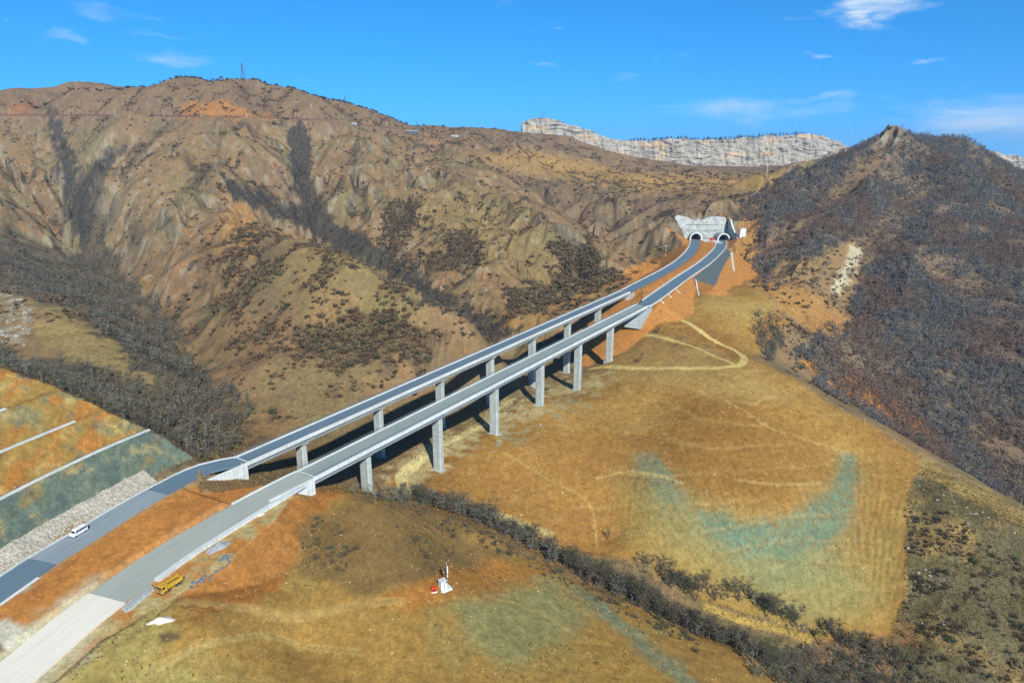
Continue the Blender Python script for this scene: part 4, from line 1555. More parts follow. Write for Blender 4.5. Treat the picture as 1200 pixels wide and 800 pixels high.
def pylon(px, py, h, w, label, group=None, arms=2):
    p = on(px, py)
    root = empty('pylon', p)
    tag(root, label, 'pylon', group)
    t = MB()
    r = max(.16, h * .011)
    lv = np.linspace(0, 1, 7)
    wd = lambda u: w * (1 - u) ** 1.3 / 2 + h * .012
    for sx, sy in ((-1, -1), (1, -1), (1, 1), (-1, 1)):
        for a, b in zip(lv[:-1], lv[1:]):
            t.tube((sx * wd(a), sy * wd(a), a * h - (1 if a == 0 else 0)), (sx * wd(b), sy * wd(b), b * h), r, r, 4)
    for a, b in zip(lv[:-1], lv[1:]):
        for (s1, s2) in (((-1, -1), (1, -1)), ((1, -1), (1, 1)), ((1, 1), (-1, 1)), ((-1, 1), (-1, -1))):
            t.tube((s1[0] * wd(a), s1[1] * wd(a), a * h), (s2[0] * wd(b), s2[1] * wd(b), b * h), r * .6, r * .6, 4)
    t.build('lattice', M['steel'], root)
    a = MB()
    for i in range(arms):
        z = h * (.92 - .14 * i)
        a.prism([(-h * .14, z), (h * .14, z), (0, z + h * .035)], -r, r, 'y')
    a.build('arms', M['steel'], root)
    return root


pylon(285, 93.5, 28, 7, 'tallest lattice tower, standing on the mountain summit')
pylon(404.5, 124, 17, 4, 'lattice pylon on the falling ridge right of the summit')
pylon(434, 141.5, 15, 4, 'lattice pylon just below the skyline, left of the low hut')
pylon(489, 153.5, 17, 4, 'lattice pylon at the end of the ridge beside the low hut')
for px, py in ((446, 145), (451, 146), (457, 147.5), (463, 149), (472, 151)):
    pole(px, py, 8.5, .3, M['steel'], 'small dark pole in the row along the falling ridge', 'small poles along the ridge')
pole(248, 97, 15, .35, M['steel'], 'thin mast on the skyline left of the summit tower', arm=False, cat='mast')
for px, dxm in ((637, 0), (640.5, 0)):
    x_, y_ = (px - 600) / FL, 0
    j_ = np.argmin(abs(proj(CL1[:, 0], CL1[:, 1], CL1[:, 2])[0] - px))
    root = empty('mast', CL1[j_] + np.array([0, 70, -2]))
    tag(root, 'thin mast at the left end of the limestone cliff', 'mast', 'masts on the cliff')
    MB().tube((0, 0, -2), (0, 0, 20), .7, .4, 6).build('shaft', M['steel'], root)
    for z_, w_ in ((15, 2.4), (18.5, 2.0)):
        MB().box((0, -.9, z_), (w_, .6, 1.6)).build('antenna_panel', M['steel'], root)
pole(898, 208, 17, .6, M['wood'], 'pale pole on the ochre saddle below the cliff')
pole(780, 301, 12.5, .28, M['wood'], 'wooden pole on the slope left of the far carriageway')
pole(1012.5, 497, 3.2, .16, M['wood'], 'short post on the crest of the ochre hill', arm=False, cat='post')
pole(1122, 567, 5.2, .12, M['wood'], 'pale pole standing on the crest beside the boulders', arm=False)
pole(1194, 600, 6.5, .12, M['wood'], 'pale pole on the crest at the right edge of the view', arm=False)
h = on(483, 157)
root = empty('hut', h, .3)
tag(root, 'low dark hut at the end of the mountain ridge', 'hut')
MB().box((0, 0, 1.6), (20, 8, 5)).build('wall', M['steel'], root)
MB().prism([(-4.6, 4.0), (4.6, 4.0), (0, 6.2)], -10.6, 10.6, 'x').build('roof', M['girder'], root)
for x in (-7, -2.5, 2.5, 7):
    MB().box((x, -4.02, 2.2), (1.6, .12, 1.4)).build('window', M['glass'], root)
for px_, py_, ln_, lab_ in ((415, 147, 8, 'small pale shed beside the contour road'), (533, 161, 13, 'long white shed on the far ridge left of the cliff')):
    h = on(px_, py_)
    root = empty('shed', h, .1)
    tag(root, lab_, 'shed')
    MB().box((0, 0, 1.2), (ln_, 4, 3.2)).build('wall', M['concrete'], root)
    MB().prism([(-2.5, 2.75), (2.5, 2.75), (0, 3.8)], -ln_ / 2 - .3, ln_ / 2 + .3, 'x').build('roof', M['white'], root)
    MB().box((0, -2.02, .9), (1.6, .1, 2.2)).build('door', M['dark'], root)

# ------------------------------------------------------------------ vehicles


def wheel(parent, x, y, r, w, name='wheel'):
    t = MB().tube((x - w / 2, y, r), (x + w / 2, y, r), r, r, 20).build(name, M['tyre'], parent, bevel=.04)
    sx = 1 if x > 0 else -1
    xo = x + sx * (w / 2)
    rim = MB().tube((xo - sx * .05, y, r), (xo + sx * .02, y, r), r * .58, r * .52, 16)
    rim.tube((xo, y, r), (xo + sx * .09, y, r), r * .2, r * .17, 10)
    rim.build('rim', M['rail'], t)


def heading(line, px):
    i = i_px(line, px)
    i = min(max(i, 2), len(line) - 3)
    d = line[i - 2] - line[i + 2]        # towards the camera
    return math.atan2(-d[0], d[1])


p = hit(200, 689)
tk = empty('dump_truck', p, heading(rn, 198) - .05)
tk.scale = (.7, .7, .7)
tag(tk, 'yellow dump truck with brown open tipper parked on the haul strip', 'truck')
ch = MB()
ch.box((0, -.2, .95), (1.0, 8.0, .3))
for y in (2.75, 1.3, -1.9, -3.2):
    ch.box((0, y, .55), (2.0, .22, .22))
ch.build('chassis', M['dark'], tk)
cb_ = MB()
cb_.prism([(1.95, .75), (1.95, 3.05), (2.1, 3.2), (3.85, 3.2), (4.0, 3.0), (4.15, 1.9), (4.18, .6), (3.4, .55), (3.3, .95), (2.3, .95), (2.2, .7)], -1.25, 1.25, 'x')
cabo = cb_.build('cab', M['yellow'], tk, bevel=.05)
MB().prism([(4.02, 2.88), (4.16, 1.98), (4.2, 1.98), (4.06, 2.9)], -1.1, 1.1, 'x').build('windscreen', M['glass'], cabo)
for sx in (-1, 1):
    MB().prism([(2.75, 2.0), (2.75, 2.85), (3.75, 2.85), (3.95, 2.0)], sx * 1.26 - .012, sx * 1.26 + .012, 'x').build('side_window', M['glass'], cabo)
    MB().box((sx * .92, 4.21, .98), (.36, .06, .2)).build('headlight', M['lamp'], tk)
    mm = MB().box((sx * 1.48, 3.95, 2.55), (.12, .1, .55))
    mm.box((sx * 1.36, 3.92, 2.8), (.3, .05, .05))
    mm.build('mirror', M['dark'], tk)
MB().box((0, 4.26, .62), (2.45, .16, .42)).build('bumper', M['dark'], tk, bevel=.03)
MB().box((0, 4.2, 1.45), (1.5, .05, .42)).build('grille', M['dark'], tk)
MB().tube((-.7, 3.0, 3.18), (-.7, 3.0, 3.42), .1, .09, 10).build('beacon', M['red'], tk)
tb = MB()
T_ = .1
yb0, yb1, zb0, zb1, wb = -4.3, 1.75, 1.28, 2.75, 1.27
tb.box((0, (yb0 + yb1) / 2, zb0), (2 * wb, yb1 - yb0, T_))
for sx in (-1, 1):
    tb.box((sx * (wb - T_ / 2), (yb0 + yb1) / 2, (zb0 + zb1) / 2), (T_, yb1 - yb0, zb1 - zb0))
    for y in np.arange(yb0 + .5, yb1, .95):
        tb.box((sx * (wb + .05), y, (zb0 + zb1) / 2), (.12, .14, zb1 - zb0 - .1))
    tb.box((sx * wb, (yb0 + yb1) / 2, zb1 + .05), (.2, yb1 - yb0, .12))
tb.box((0, yb1 - .05, (zb0 + zb1) / 2 + .2), (2 * wb, T_, zb1 - zb0 + .4))
tb.box((0, yb1 + .3, zb1 + .42), (2 * wb, .8, .08))
tb.box((0, yb0 + .05, (zb0 + zb1) / 2 - .1), (2 * wb - .05, T_, zb1 - zb0 - .2))
tb.build('tipper_body', M['yellow'], tk)
nx, ny = 9, 17
V = []
for i in range(nx):
    for j in range(ny):
        u, v = i / (nx - 1) * 2 - 1, j / (ny - 1) * 2 - 1
        V.append((u * (wb - .12), (yb0 + yb1) / 2 + v * 2.9, 1.75 + .45 * (1 - u * u) * (1 - .6 * v * v) + .12 * float(perlin(np.array([u * 3.3]), np.array([v * 5.1]), 5)[0])))
id_ = np.arange(nx * ny).reshape(nx, ny)
q = np.stack([id_[:-1, :-1], id_[1:, :-1], id_[1:, 1:], id_[:-1, 1:]], -1).reshape(-1, 4)
link(bpy.data.objects.new('earth_load', np_mesh('earth_load', V, q, M['earthload'])), tk)
for y, n_ in ((2.85, 1), (1.25, 1), (-1.9, 2), (-3.25, 2)):
    for sx in (-1, 1):
        wheel(tk, sx * (1.0 if n_ == 2 else 1.08), y, .53, .56 if n_ == 2 else .36)
MB().tube((1.0, -.9, .85), (1.0, .3, .85), .32, .32, 12).build('fuel_tank', M['rail'], tk)
for sx in (-1, 1):
    MB().prism([(-4.0, 1.05), (-3.9, 1.22), (-1.3, 1.22), (-1.15, 1.05), (-1.3, 1.1), (-3.85, 1.1)], sx * 1.05 - .3, sx * 1.05 + .3, 'x').build('mudguard', M['dark'], tk)
    MB().box((sx * .95, -4.33, 1.0), (.35, .06, .16)).build('tail_light', M['tail'], tk)

iv = i_px(ln, 99)
pv = ln[iv].copy()
pv[:2] = offset(ln, -2.2)[iv][:2]
vn = empty('minibus', (pv[0], pv[1], pv[2] + .02), heading(ln, 99))
vn.scale = (.76, .76, .76)
tag(vn, 'white minibus on the left carriageway beside the rubble bank', 'minibus')
bd = MB()
prof = [(-2.9, .45), (-2.95, 1.2), (-2.85, 2.55), (-2.6, 2.68), (1.35, 2.68), (1.75, 2.5), (2.35, 1.55), (3.0, 1.2), (3.1, .85), (3.05, .4)]
bd.prism(prof, -.98, .98, 'x')
body = bd.build('body', M['vanwhite'], vn, bevel=.09)
MB().prism([(1.70, 2.42), (2.32, 1.58), (2.38, 1.6), (1.76, 2.45)], -.86, .86, 'x').build('windscreen', M['glass'], body)
for sx in (-1, 1):
    for y0, y1 in ((-2.6, -1.7), (-1.6, -.6), (-.5, .45)):
        MB().prism([(y0, 1.6), (y0, 2.35), (y1, 2.35), (y1, 1.6)], sx * .985 - .015, sx * .985 + .015, 'x').build('side_window', M['glass'], body)
    MB().prism([(.55, 1.6), (.55, 2.35), (1.45, 2.35), (1.95, 1.6)], sx * .985 - .015, sx * .985 + .015, 'x').build('side_window', M['glass'], body)
    MB().box((sx * .75, 3.05, .92), (.34, .1, .2)).build('headlight', M['lamp'], vn)
    MB().box((sx * .85, -2.96, 1.15), (.2, .06, .45)).build('tail_light', M['tail'], vn)
    MB().box((sx * 1.14, 1.9, 1.65), (.16, .12, .26)).build('mirror', M['dark'], vn)
    for y in (2.05, -1.75):
        wheel(vn, sx * .88, y, .36, .24)

MB().box((0, -2.96, 2.0), (1.6, .04, .7)).build('rear_window', M['glass'], body)
MB().box((0, 3.1, .55), (1.9, .1, .25)).build('bumper', M['dark'], vn)
MB().box((0, -1.6, 2.74), (.9, .9, .12)).build('roof_vent', M['vanwhite'], vn, bevel=.03)

# red site cabin between the tunnel mouths
p = np.array([c0[0] + 1.5, c0[1] - 9, 5.25])
rc = empty('site_cabin', p, .05)
tag(rc, 'small red site cabin on the apron between the tunnel mouths', 'cabin')
MB().box((0, 0, 1.45), (4.2, 2.6, 2.6)).build('wall', M['red'], rc)
MB().box((0, 0, 2.83), (4.4, 2.8, .14)).build('roof', M['dark'], rc)
MB().box((-1.1, -1.31, 1.25), (.9, .06, 2.0)).build('door', M['dark'], rc)
MB().box((.9, -1.31, 1.75), (1.2, .06, .8)).build('window', M['glass'], rc)
MB().box((0, 0, .08), (4.0, 2.2, .15)).build('skid', M['dark'], rc)
gb = empty('barrier', np.array([c0[0], c0[1] + 1.5, 5.25]))
tag(gb, 'dark low barrier linking the two tunnel mouths', 'barrier')
MB().box((0, 0, .75), (15.5, .35, 1.3)).build('panel', M['girder'], gb)
MB().box((0, 0, 1.55), (15.9, .5, .2)).build('rail', M['dark'], gb)

# ------------------------------------------------------------------ measuring station on the foreground hill
p = hit(520, 689)
st = empty('equipment_cabinet', p, .62)
tag(st, 'white equipment cabinet on concrete slab on the foreground hill', 'cabinet')
MB().box((0, 0, -.05), (3.9, 3.2, .55)).build('slab', M['white'], st, bevel=.04)
bx = MB().box((-.3, 0, 1.45), (1.9, 1.7, 2.4)).build('housing', M['cab'], st, bevel=.05)
for sx in (-.75, .17):
    d_ = MB().box((-.3 + sx * .5 + .14, -.87, 1.42), (.86, .05, 2.1)).build('door', M['cab'], bx, bevel=.015)
    MB().box((-.3 + sx * .5 + .14 + .3, -.92, 1.4), (.04, .06, .22)).build('handle', M['dark'], d_)
MB().box((-.3, 0, 2.72), (2.15, 1.95, .14)).build('roof', M['white'], st, bevel=.03)
MB().box((.4, -.875, 2.3), (.35, .05, .5)).build('vent', M['dark'], bx)
cr, sr = math.cos(.62), math.sin(.62)
pm_ = (p[0] + 1.25 * cr - .5 * sr, p[1] + 1.25 * sr + .5 * cr, p[2] + .2)
ms = empty('antenna_mast', pm_, .62)
tag(ms, 'slim mast with pale panels rising beside the white cabinet', 'mast')
MB().tube((0, 0, 0), (0, 0, 6.6), .11, .09, 10).build('pole', M['dark'], ms)
MB().box((.3, -.05, 4.9), (.38, .22, 2.3)).build('panel', M['white'], ms, bevel=.04)
MB().box((.28, -.05, 2.9), (.3, .2, 1.1)).build('panel', M['white'], ms, bevel=.04)
MB().box((-.28, .05, 4.6), (.26, .2, 2.0)).build('panel', M['dark'], ms, bevel=.04)
MB().tube((.12, 0, 6.4), (.12, 0, 7.5), .05, .04, 6).build('aerial', M['white'], ms)
for a in range(3):
    MB().tube((0, 0, 1.5), (.9 * math.cos(a * 2.1), .9 * math.sin(a * 2.1), .0), .04, .04, 6).build('stay', M['dark'], ms)
p = hit(508.5, 693)
gn = empty('generator_box', p, .35)
tag(gn, 'bright orange red box on small white base left of the cabinet', 'box')
MB().box((0, 0, .1), (1.7, 1.3, .35)).build('base', M['white'], gn)
MB().box((0, 0, .85), (1.45, 1.05, 1.15)).build('housing', M['red'], gn, bevel=.06)
MB().box((0, -.54, .7), (1.0, .04, .55)).build('vent_panel', M['dark'], gn)

# ------------------------------------------------------------------ site materials


def barrier(px, py, rz, label, group):
    p = hit(px, py)
    pr_ = [(-.42, 0), (.42, 0), (.42, .12), (.22, .4), (.13, 1.0), (-.13, 1.0), (-.22, .4), (-.42, .12)]
    o = MB().prism(pr_, -1.0, 1.0, 'y').build('concrete_barrier', M['concrete'], bevel=.03)
    o.location = (p[0], p[1], p[2] - .05)
    o.rotation_euler = (0, 0, rz)
    tag(o, label, 'barrier', group)


hd = heading(rn, 160)
i = 0
for t in np.linspace(0, 1, 7):
    for e_ in (-1.6, 1.6):
        barrier(150 + 25 * t + e_, 713 - 20.5 * t + e_ * .8 + random.uniform(-.3, .3), hd + random.uniform(-.08, .08),
                'grey concrete barrier in the double row beside the pale base course', 'stacked barriers by the road')


def heap(px, py, a, b, h_, rz, mat, name, label, seed):
    p = hit(px, py)
    n_, r_ = 40, 14
    V = [(0, 0, h_)]
    for j in range(1, r_ + 1):
        for i in range(n_):
            t = 2 * math.pi * i / n_
            u = j / r_
            rr = u * (1 + .18 * math.sin(2 * t + seed) + .1 * math.sin(5 * t + 2 * seed))
            z = h_ * (1 - u ** 1.15) - .25 * u
            z += .22 * h_ * float(perlin(np.array([u * math.cos(t) * 3 + seed]), np.array([u * math.sin(t) * 3]), seed)[0]) * (1 - u * .6)
            V.append((rr * a * math.cos(t), rr * b * math.sin(t), z))
    f = [(0, 1 + i, 1 + (i + 1) % n_) for i in range(n_)]
    for j in range(r_ - 1):
        for i in range(n_):
            o0, o1 = 1 + j * n_, 1 + (j + 1) * n_
            f.append((o0 + i, o1 + i, o1 + (i + 1) % n_, o0 + (i + 1) % n_))
    o = MB().add(V, f).build(name, mat, smooth=True)
    o.location = p
    o.rotation_euler = (0, 0, rz)
    tag(o, label, 'heap')


heap(257, 641, 3.6, 1.9, 1.5, math.pi / 2 + heading(rn, 250), M['gravel'], 'gravel_heap', 'grey gravel heap beside the kerb of the nearer carriageway', 3)
heap(188, 727, 2.6, 1.5, .9, .3, M['chalk'], 'spoil_heap', 'small pale heap of spoil below the yellow truck', 8)
heap(306, 603, 1.8, .9, .5, .8, M['chalk'], 'spoil_heap', 'thin pale heap on the haul strip near the nearer viaduct', 12)

# ------------------------------------------------------------------ bare winter trees and scrub


def strips(segs):
    """list of (p, q, w0, w1) -> quads, each strip facing a random way round its own axis"""
    V, F = [], []
    for p, q, w0, w1 in segs:
        p, q = np.asarray(p, float), np.asarray(q, float)
        d = q - p
        d /= np.linalg.norm(d) + 1e-9
        r = RNG.randn(3)
        s = np.cross(d, r)
        s /= np.linalg.norm(s) + 1e-9
        o = len(V)
        V += [p - s * w0 / 2, p + s * w0 / 2, q + s * w1 / 2, q - s * w1 / 2]
        F.append((o, o + 1, o + 2, o + 3))
    return np.array(V), np.array(F)


def prism3(segs, n=4):
    V, F = [], []
    for p, q, r0, r1 in segs:
        p, q = np.asarray(p, float), np.asarray(q, float)
        d = q - p
        d /= np.linalg.norm(d) + 1e-9
        a = np.cross(d, [.3, .9, .1])
        a /= np.linalg.norm(a) + 1e-9
        b = np.cross(d, a)
        o = len(V)
        for c, r in ((p, r0), (q, r1)):
            for i in range(n):
                t = 2 * math.pi * i / n
                V.append(c + (a * math.cos(t) + b * math.sin(t)) * r)
        for i in range(n):
            j = (i + 1) % n
            F.append((o + i, o + j, o + n + j, o + n + i))
    return np.array(V), np.array(F)


def rdir(up, spread):
    t = RNG.uniform(0, 2 * math.pi)
    d = np.array([math.cos(t) * spread, math.sin(t) * spread, up])
    return d / np.linalg.norm(d)


def tree_proto(h, nb, nt, nt2, wk=1.0, wide=1.0):
    """trunk (solid, forked) and crown (limbs, branches, twigs) of a bare tree of height h at the origin"""
    tr, cr = [], []
    forks = RNG.randint(1, 4)
    p0 = np.zeros(3) - (0, 0, .5)
    top = []
    base_r = h * .016 * wk
    for f in range(forks):
        p = p0.copy()
        lean = rdir(1, .14 + .2 * (forks > 1))
        nseg = 4
        L = h * RNG.uniform(.7, .85)
        r = base_r * (1 if forks == 1 else .75)
        for k in range(nseg):
            q = p + (lean + rdir(.3, .25) * .25) * L / nseg
            tr.append((p, q, r * (1 - k / nseg * .75), r * (1 - (k + 1) / nseg * .75)))
            top.append((p, q, k))
            p = q
    limbs = []
    for i in range(nb):
        a, b, k = top[RNG.randint(len(top))]
        if k == 0:
            continue
        s = a + (b - a) * RNG.uniform(0, 1)
        d = rdir(RNG.uniform(.25, 1.0), wide)
        L = h * RNG.uniform(.18, .36) * (1.15 - .2 * k)
        e = s + d * L
        cr.append((s, e, .045 * wk, .02 * wk))
        limbs.append((s, e))
    tw = []
    for i in range(nt):
        s, e = limbs[RNG.randint(len(limbs))]
        p = s + (e - s) * RNG.uniform(.25, 1)
        d = rdir(RNG.uniform(.1, 1.0), 1)
        q = p + d * h * RNG.uniform(.09, .18)
        cr.append((p, q, .03 * wk, .012 * wk))
        tw.append((p, q))
    for i in range(nt2):
        s, e = tw[RNG.randint(len(tw))]
        p = s + (e - s) * RNG.uniform(.2, 1)
        q = p + rdir(RNG.uniform(-.2, 1.0), 1) * h * RNG.uniform(.05, .1)
        cr.append((p, q, .022 * wk, .01 * wk))
    return prism3(tr), strips(cr)


def shrub_proto(n, w, flat=.75):
    s = []
    for i in range(n):
        b = RNG.randn(3) * .22
        b[2] = 0
        d = rdir(RNG.uniform(.3, 1.9), 1)
        d[2] *= flat
        L = RNG.uniform(.55, 1.0)
        m = b + d * L * .55
        e = m + (d + RNG.randn(3) * .35) * L * .42
        s.append((b, m, w * .8, w))
        s.append((m, e, w, w * .35))
    return strips(s)


def scatter(n, r0, r1, b0, b1):
    r = np.sqrt(RNG.uniform(r0 * r0, r1 * r1, n))
    b = RNG.uniform(b0, b1, n)
    return r * np.sin(b), r * np.cos(b)


def in_view(x, y, z, h, pad=8):
    px, py, d = proj(x, y, z)
    rr = np.hypot(x, y)
    vis = (z + h - CAMZ) / rr >= look(runmax, x, y) - .001
    return vis & (px > -pad) & (px < 1200 + pad) & (py > -pad) & (py - h * FL / d < 800 + pad) & (y > 20), FL * h / d


# candidate trees: x, y, height, zone
zone_names = {}
T = []


def add_trees(x, y, h, zone):
    z = H(x, y)
    for a in zip(x, y, z, h):
        T.append((*a, zone))


def along(pts, n, spread, h0, h1, zone, shift=0.0):
    P3 = np.array([p for p in (hit(a, b) for a, b in pts) if p is not None])
    P3 = catmull(P3, 1.0)
    i = RNG.randint(0, len(P3), n)
    x = P3[i, 0] + RNG.randn(n) * spread
    y = P3[i, 1] + RNG.randn(n) * spread + shift
    add_trees(x, y, RNG.uniform(h0, h1, n), zone)


def fill(poly_mask, n, r0, r1, b0, b1, h0, h1, zone, dens=None):
    x, y = scatter(n, r0, r1, b0, b1)
    pr_ = look(poly_mask, x, y) * (1 if dens is None else dens(x, y))
    k = RNG.uniform(0, 1, n) < pr_
    x, y = x[k], y[k]
    add_trees(x, y, RNG.uniform(h0, h1, len(x)) * RNG.choice([1, 1, .8, 1.15], len(x)), zone)


along([(440, 578), (500, 590), (560, 610), (620, 640), (700, 683), (760, 711), (830, 746), (900, 780)], 460, 2.4, 5.4, 9.0, 'gully')
along([(405, 572), (440, 584), (480, 588)], 40, 2.5, 3.5, 6.0, 'gully')
along([(752, 662), (790, 684), (830, 697), (880, 706), (930, 735), (990, 757), (1060, 778)], 90, 2.0, 5, 8.5, 'second row')
fill(pmask([(930, 752), (1000, 750), (1060, 768), (1190, 775), (1230, 820), (920, 815), (880, 790)], 4, 120, 240, .6), 6000, 150, 240, .3, .7, 3.0, 6.0, 'thicket', lambda x, y: .3)
along([(-10, 440), (58, 462), (115, 485), (175, 510), (225, 540)], 90, 2.0, 3.0, 5.5, 'edge', 6)
fill(pmask([(880, 372), (915, 372), (922, 400), (905, 425), (890, 410)], 3, 330, 520, 1), 30000, 330, 520, .25, .5, 4, 7, 'hollow', lambda x, y: .12)
fill(pmask([(885, 300), (905, 310), (903, 335), (885, 332)], 3, 400, 720, 1), 20000, 400, 720, .25, .5, 4, 7, 'hollow', lambda x, y: .15)
fill(m_wood_r, 125000, 370, 1150, .25, .95, 5.0, 8, 'forest', lambda x, y: np.clip(.85 - .7 * sstep(.1, .45, look(nA, x, y) * .7 + look(nB, x, y) * .6), .12, 1) * (1 - .95 * look(gaps, x, y)) * np.where(np.hypot(x, y) > 700, .75, 1))
fill(m_rav + m_rav2 * .9, 24000, 215, 900, -.95, -.25, 4.5, 7.5, 'ravine', lambda x, y: .6)
fill(np.clip(m_gorge + m_gul1, 0, 1), 40000, 400, 1300, -.7, .1, 4.0, 6.5, 'mountain gully', lambda x, y: .75)
Tx, Ty, Tz, Th = (np.array([t[i] for t in T]) for i in range(4))
Tzone = np.array([t[4] for t in T])
tvis, tpx = in_view(Tx, Ty, Tz, Th)
ok = np.ones(len(T), bool)
for side in ('left', 'right'):           # no trees through the decks or on the carriageways
    a, b = br_pt(side, -1.2), br_pt(side, 8.2)
    d, _ = d_line(Tx, Ty, [a[:2], b[:2]])
    ok &= d > 7.5
for L_ in (rn, ln, rf, lf):
    d, _ = d_line(Tx, Ty, L_[::5, :2])
    ok &= d > 11
ok &= look(m_cut, Tx, Ty) < .5

tree_labels = {
    'gully': ('bare grey tree in the dense row along the gully below the graded hill', 'bare trees crowding the gully'),
    'second row': ('bare tree in the second row, beyond the pale bank beside the gully', 'bare trees of the second row'),
    'thicket': ('bare grey green tree in the thicket at the foot of the rough slope', 'bare trees of the thicket'),
    'edge': ('bare tree on the edge just behind the benched cut', 'bare trees behind the benched cut'),
    'hollow': ('dark bare tree in the hollow behind the ochre shoulder', 'bare trees in the hollow'),
    'forest': ('bare tree at the near edge of the wooded hill beyond the ochre crest', 'nearest bare trees of the wooded hill'),
    'ravine': ('bare tree among the nearest of the ravine left of the viaducts', 'nearest bare trees in the ravine'),
    'mountain gully': ('bare tree in a dark gully of the mountainside', 'bare trees in the mountain gullies')}
quota = {'gully': 125, 'second row': 42, 'thicket': 55, 'edge': 34, 'hollow': 14, 'forest': 14, 'ravine': 8}
protos = []
for i in range(8):
    (tv, tf), (cv, cf) = tree_proto(5.0, 30, 150, 320, 1.7, wide=RNG.uniform(.7, 1.25))
    protos.append((np_mesh('trunk', tv, tf, M['bark']), np_mesh('crown', cv, cf, M['twig' if i < 5 else 'twig_green'])))
used = np.zeros(len(T), bool)


def put_tree(x, y, z, h, label, group, k=None, cat='tree'):
    tm, cm = protos[RNG.randint(len(protos)) if k is None else k]
    r = empty('bare_tree', (x, y, z - .1), RNG.uniform(0, 6.28))
    s = h / 5.0
    w_ = s * RNG.uniform(.85, 1.25)
    r.scale = (w_, w_, s)
    tag(r, label, cat, group)
    for nm_, m_ in (('trunk', tm), ('crown', cm)):
        link(bpy.data.objects.new(nm_, m_), r)


for zname, q_ in quota.items():
    idx_ = np.where((Tzone == zname) & ok & tvis)[0]
    idx_ = idx_[np.argsort(-tpx[idx_])][:q_]
    used[idx_] = True
    for i in idx_:
        put_tree(Tx[i], Ty[i], Tz[i], Th[i], *tree_labels[zname])
for a, b, h, lab in ((898, 722, 9.5, 'tallest bare tree of the second row beyond the gully'),
                     (713, 632, 5.0, 'lone small bare tree on the bare slope above the gully'),
                     (748, 425, 7, 'dark lone tree beside the dirt track below the viaduct end'),
                     (771, 391, 5.0, 'small bare tree on the slope above the two dirt tracks')):
    p = hit(a, b)
    put_tree(p[0], p[1], p[2], h, lab, None)


def bake(name, protos_, x, y, z, s, tint, mat, label, zscale=None):
    """one mesh of many plants: protos_ are (V, F); tint is one colour per plant"""
    Vs, Fs, Cs, o = [], [], [], 0
    which = RNG.randint(0, len(protos_), len(x))
    for k, (V, F) in enumerate(protos_):
        i = np.where(which == k)[0]
        if not len(i):
            continue
        t = RNG.uniform(0, 6.28, len(i))
        c, s_ = np.cos(t)[:, None], np.sin(t)[:, None]
        sx = (s[i] * RNG.uniform(.8, 1.25, len(i)))[:, None]
        vx = (V[None, :, 0] * c - V[None, :, 1] * s_) * sx + x[i][:, None]
        vy = (V[None, :, 0] * s_ + V[None, :, 1] * c) * sx + y[i][:, None]
        vz = V[None, :, 2] * s[i][:, None] + z[i][:, None]
        Vs.append(np.stack([vx, vy, vz], -1).reshape(-1, 3))
        Fs.append((F[None] + (np.arange(len(i)) * len(V))[:, None, None]).reshape(-1, 4) + o)
        Cs.append(np.repeat(tint[i], len(V), 0) * np.tile(RNG.uniform(.8, 1.2, len(V) // 4).repeat(4)[:len(V)] if len(V) % 4 == 0 else np.ones(len(V)), len(i))[:, None])
        o += len(V) * len(i)
    ob = link(bpy.data.objects.new(name, np_mesh(name, np.concatenate(Vs), np.concatenate(Fs), mat, np.concatenate(Cs))))
    tag(ob, label, kind='stuff')
    return ob


def far_proto(h, n, wk):
    (tv, tf), (cv, cf) = tree_proto(h, 9, n, n // 2, wk, wide=1.3)
    ts = strips([((0, 0, -.5), (RNG.randn() * .3, RNG.randn() * .3, h * .8), .15, .06), ((0, 0, -.5), (RNG.randn() * .3, RNG.randn() * .3, h * .8), .15, .06)])
    return np.concatenate([ts[0], cv]), np.concatenate([ts[1], cf + len(ts[0])])


def tints(n, pal, var=.16):
    pal = np.array(pal)
    return pal[RNG.randint(0, len(pal), n)] * (1 + RNG.randn(n, 1) * var).clip(.5, 1.6)


fp = [far_proto(5.0, 30, 5.0) for _ in range(10)]
left_ = ok & ~used
fo = left_ & (Tzone == 'forest')
i = np.where(fo)[0]
pal = [C(118, 114, 106), C(106, 106, 104), C(118, 106, 92), C(98, 102, 106), C(128, 124, 110)]
tn = tints(len(i), pal)
tn *= np.array([.96, 1.0, 1.07])
rb = sstep(-.2, .25, fbm(Tx[i] / 55, Ty[i] / 55, 61, 4))[:, None]
tn = tn * (1 - rb * .6) + C(128, 98, 78) * rb * .6
bake('woodland', fp, Tx[i], Ty[i], Tz[i], Th[i] / 5, tn, M['plantmass'], 'grey brown bare woodland covering the right hill')
i = np.where(left_ & (Tzone != 'forest'))[0]
tn = tints(len(i), [C(116, 114, 102), C(106, 106, 98), C(108, 110, 92), C(120, 114, 104)])
tn *= np.where(Tzone[i] == 'mountain gully', .62, .86)[:, None]
bake('woodland', fp, Tx[i], Ty[i], Tz[i], Th[i] / 5, tn, M['plantmass'], 'bare grey woods filling the ravines and gullies of the mountain')

# scrub ------------------------------------------------------------
Sx, Sy, Ss, Sz_ = [], [], [], []


def add_scrub(mask, n, r0, r1, b0, b1, s0, s1, zone, k):
    x, y = scatter(n, r0, r1, b0, b1)
    a = RNG.uniform(0, 1, n) < look(mask, x, y) * k
    x, y = x[a], y[a]
    Sx.extend(x)
    Sy.extend(y)
    Ss.extend(RNG.uniform(s0, s1, len(x)) * RNG.choice([.7, 1, 1, 1.3], len(x)))
    Sz_.extend([zone] * len(x))


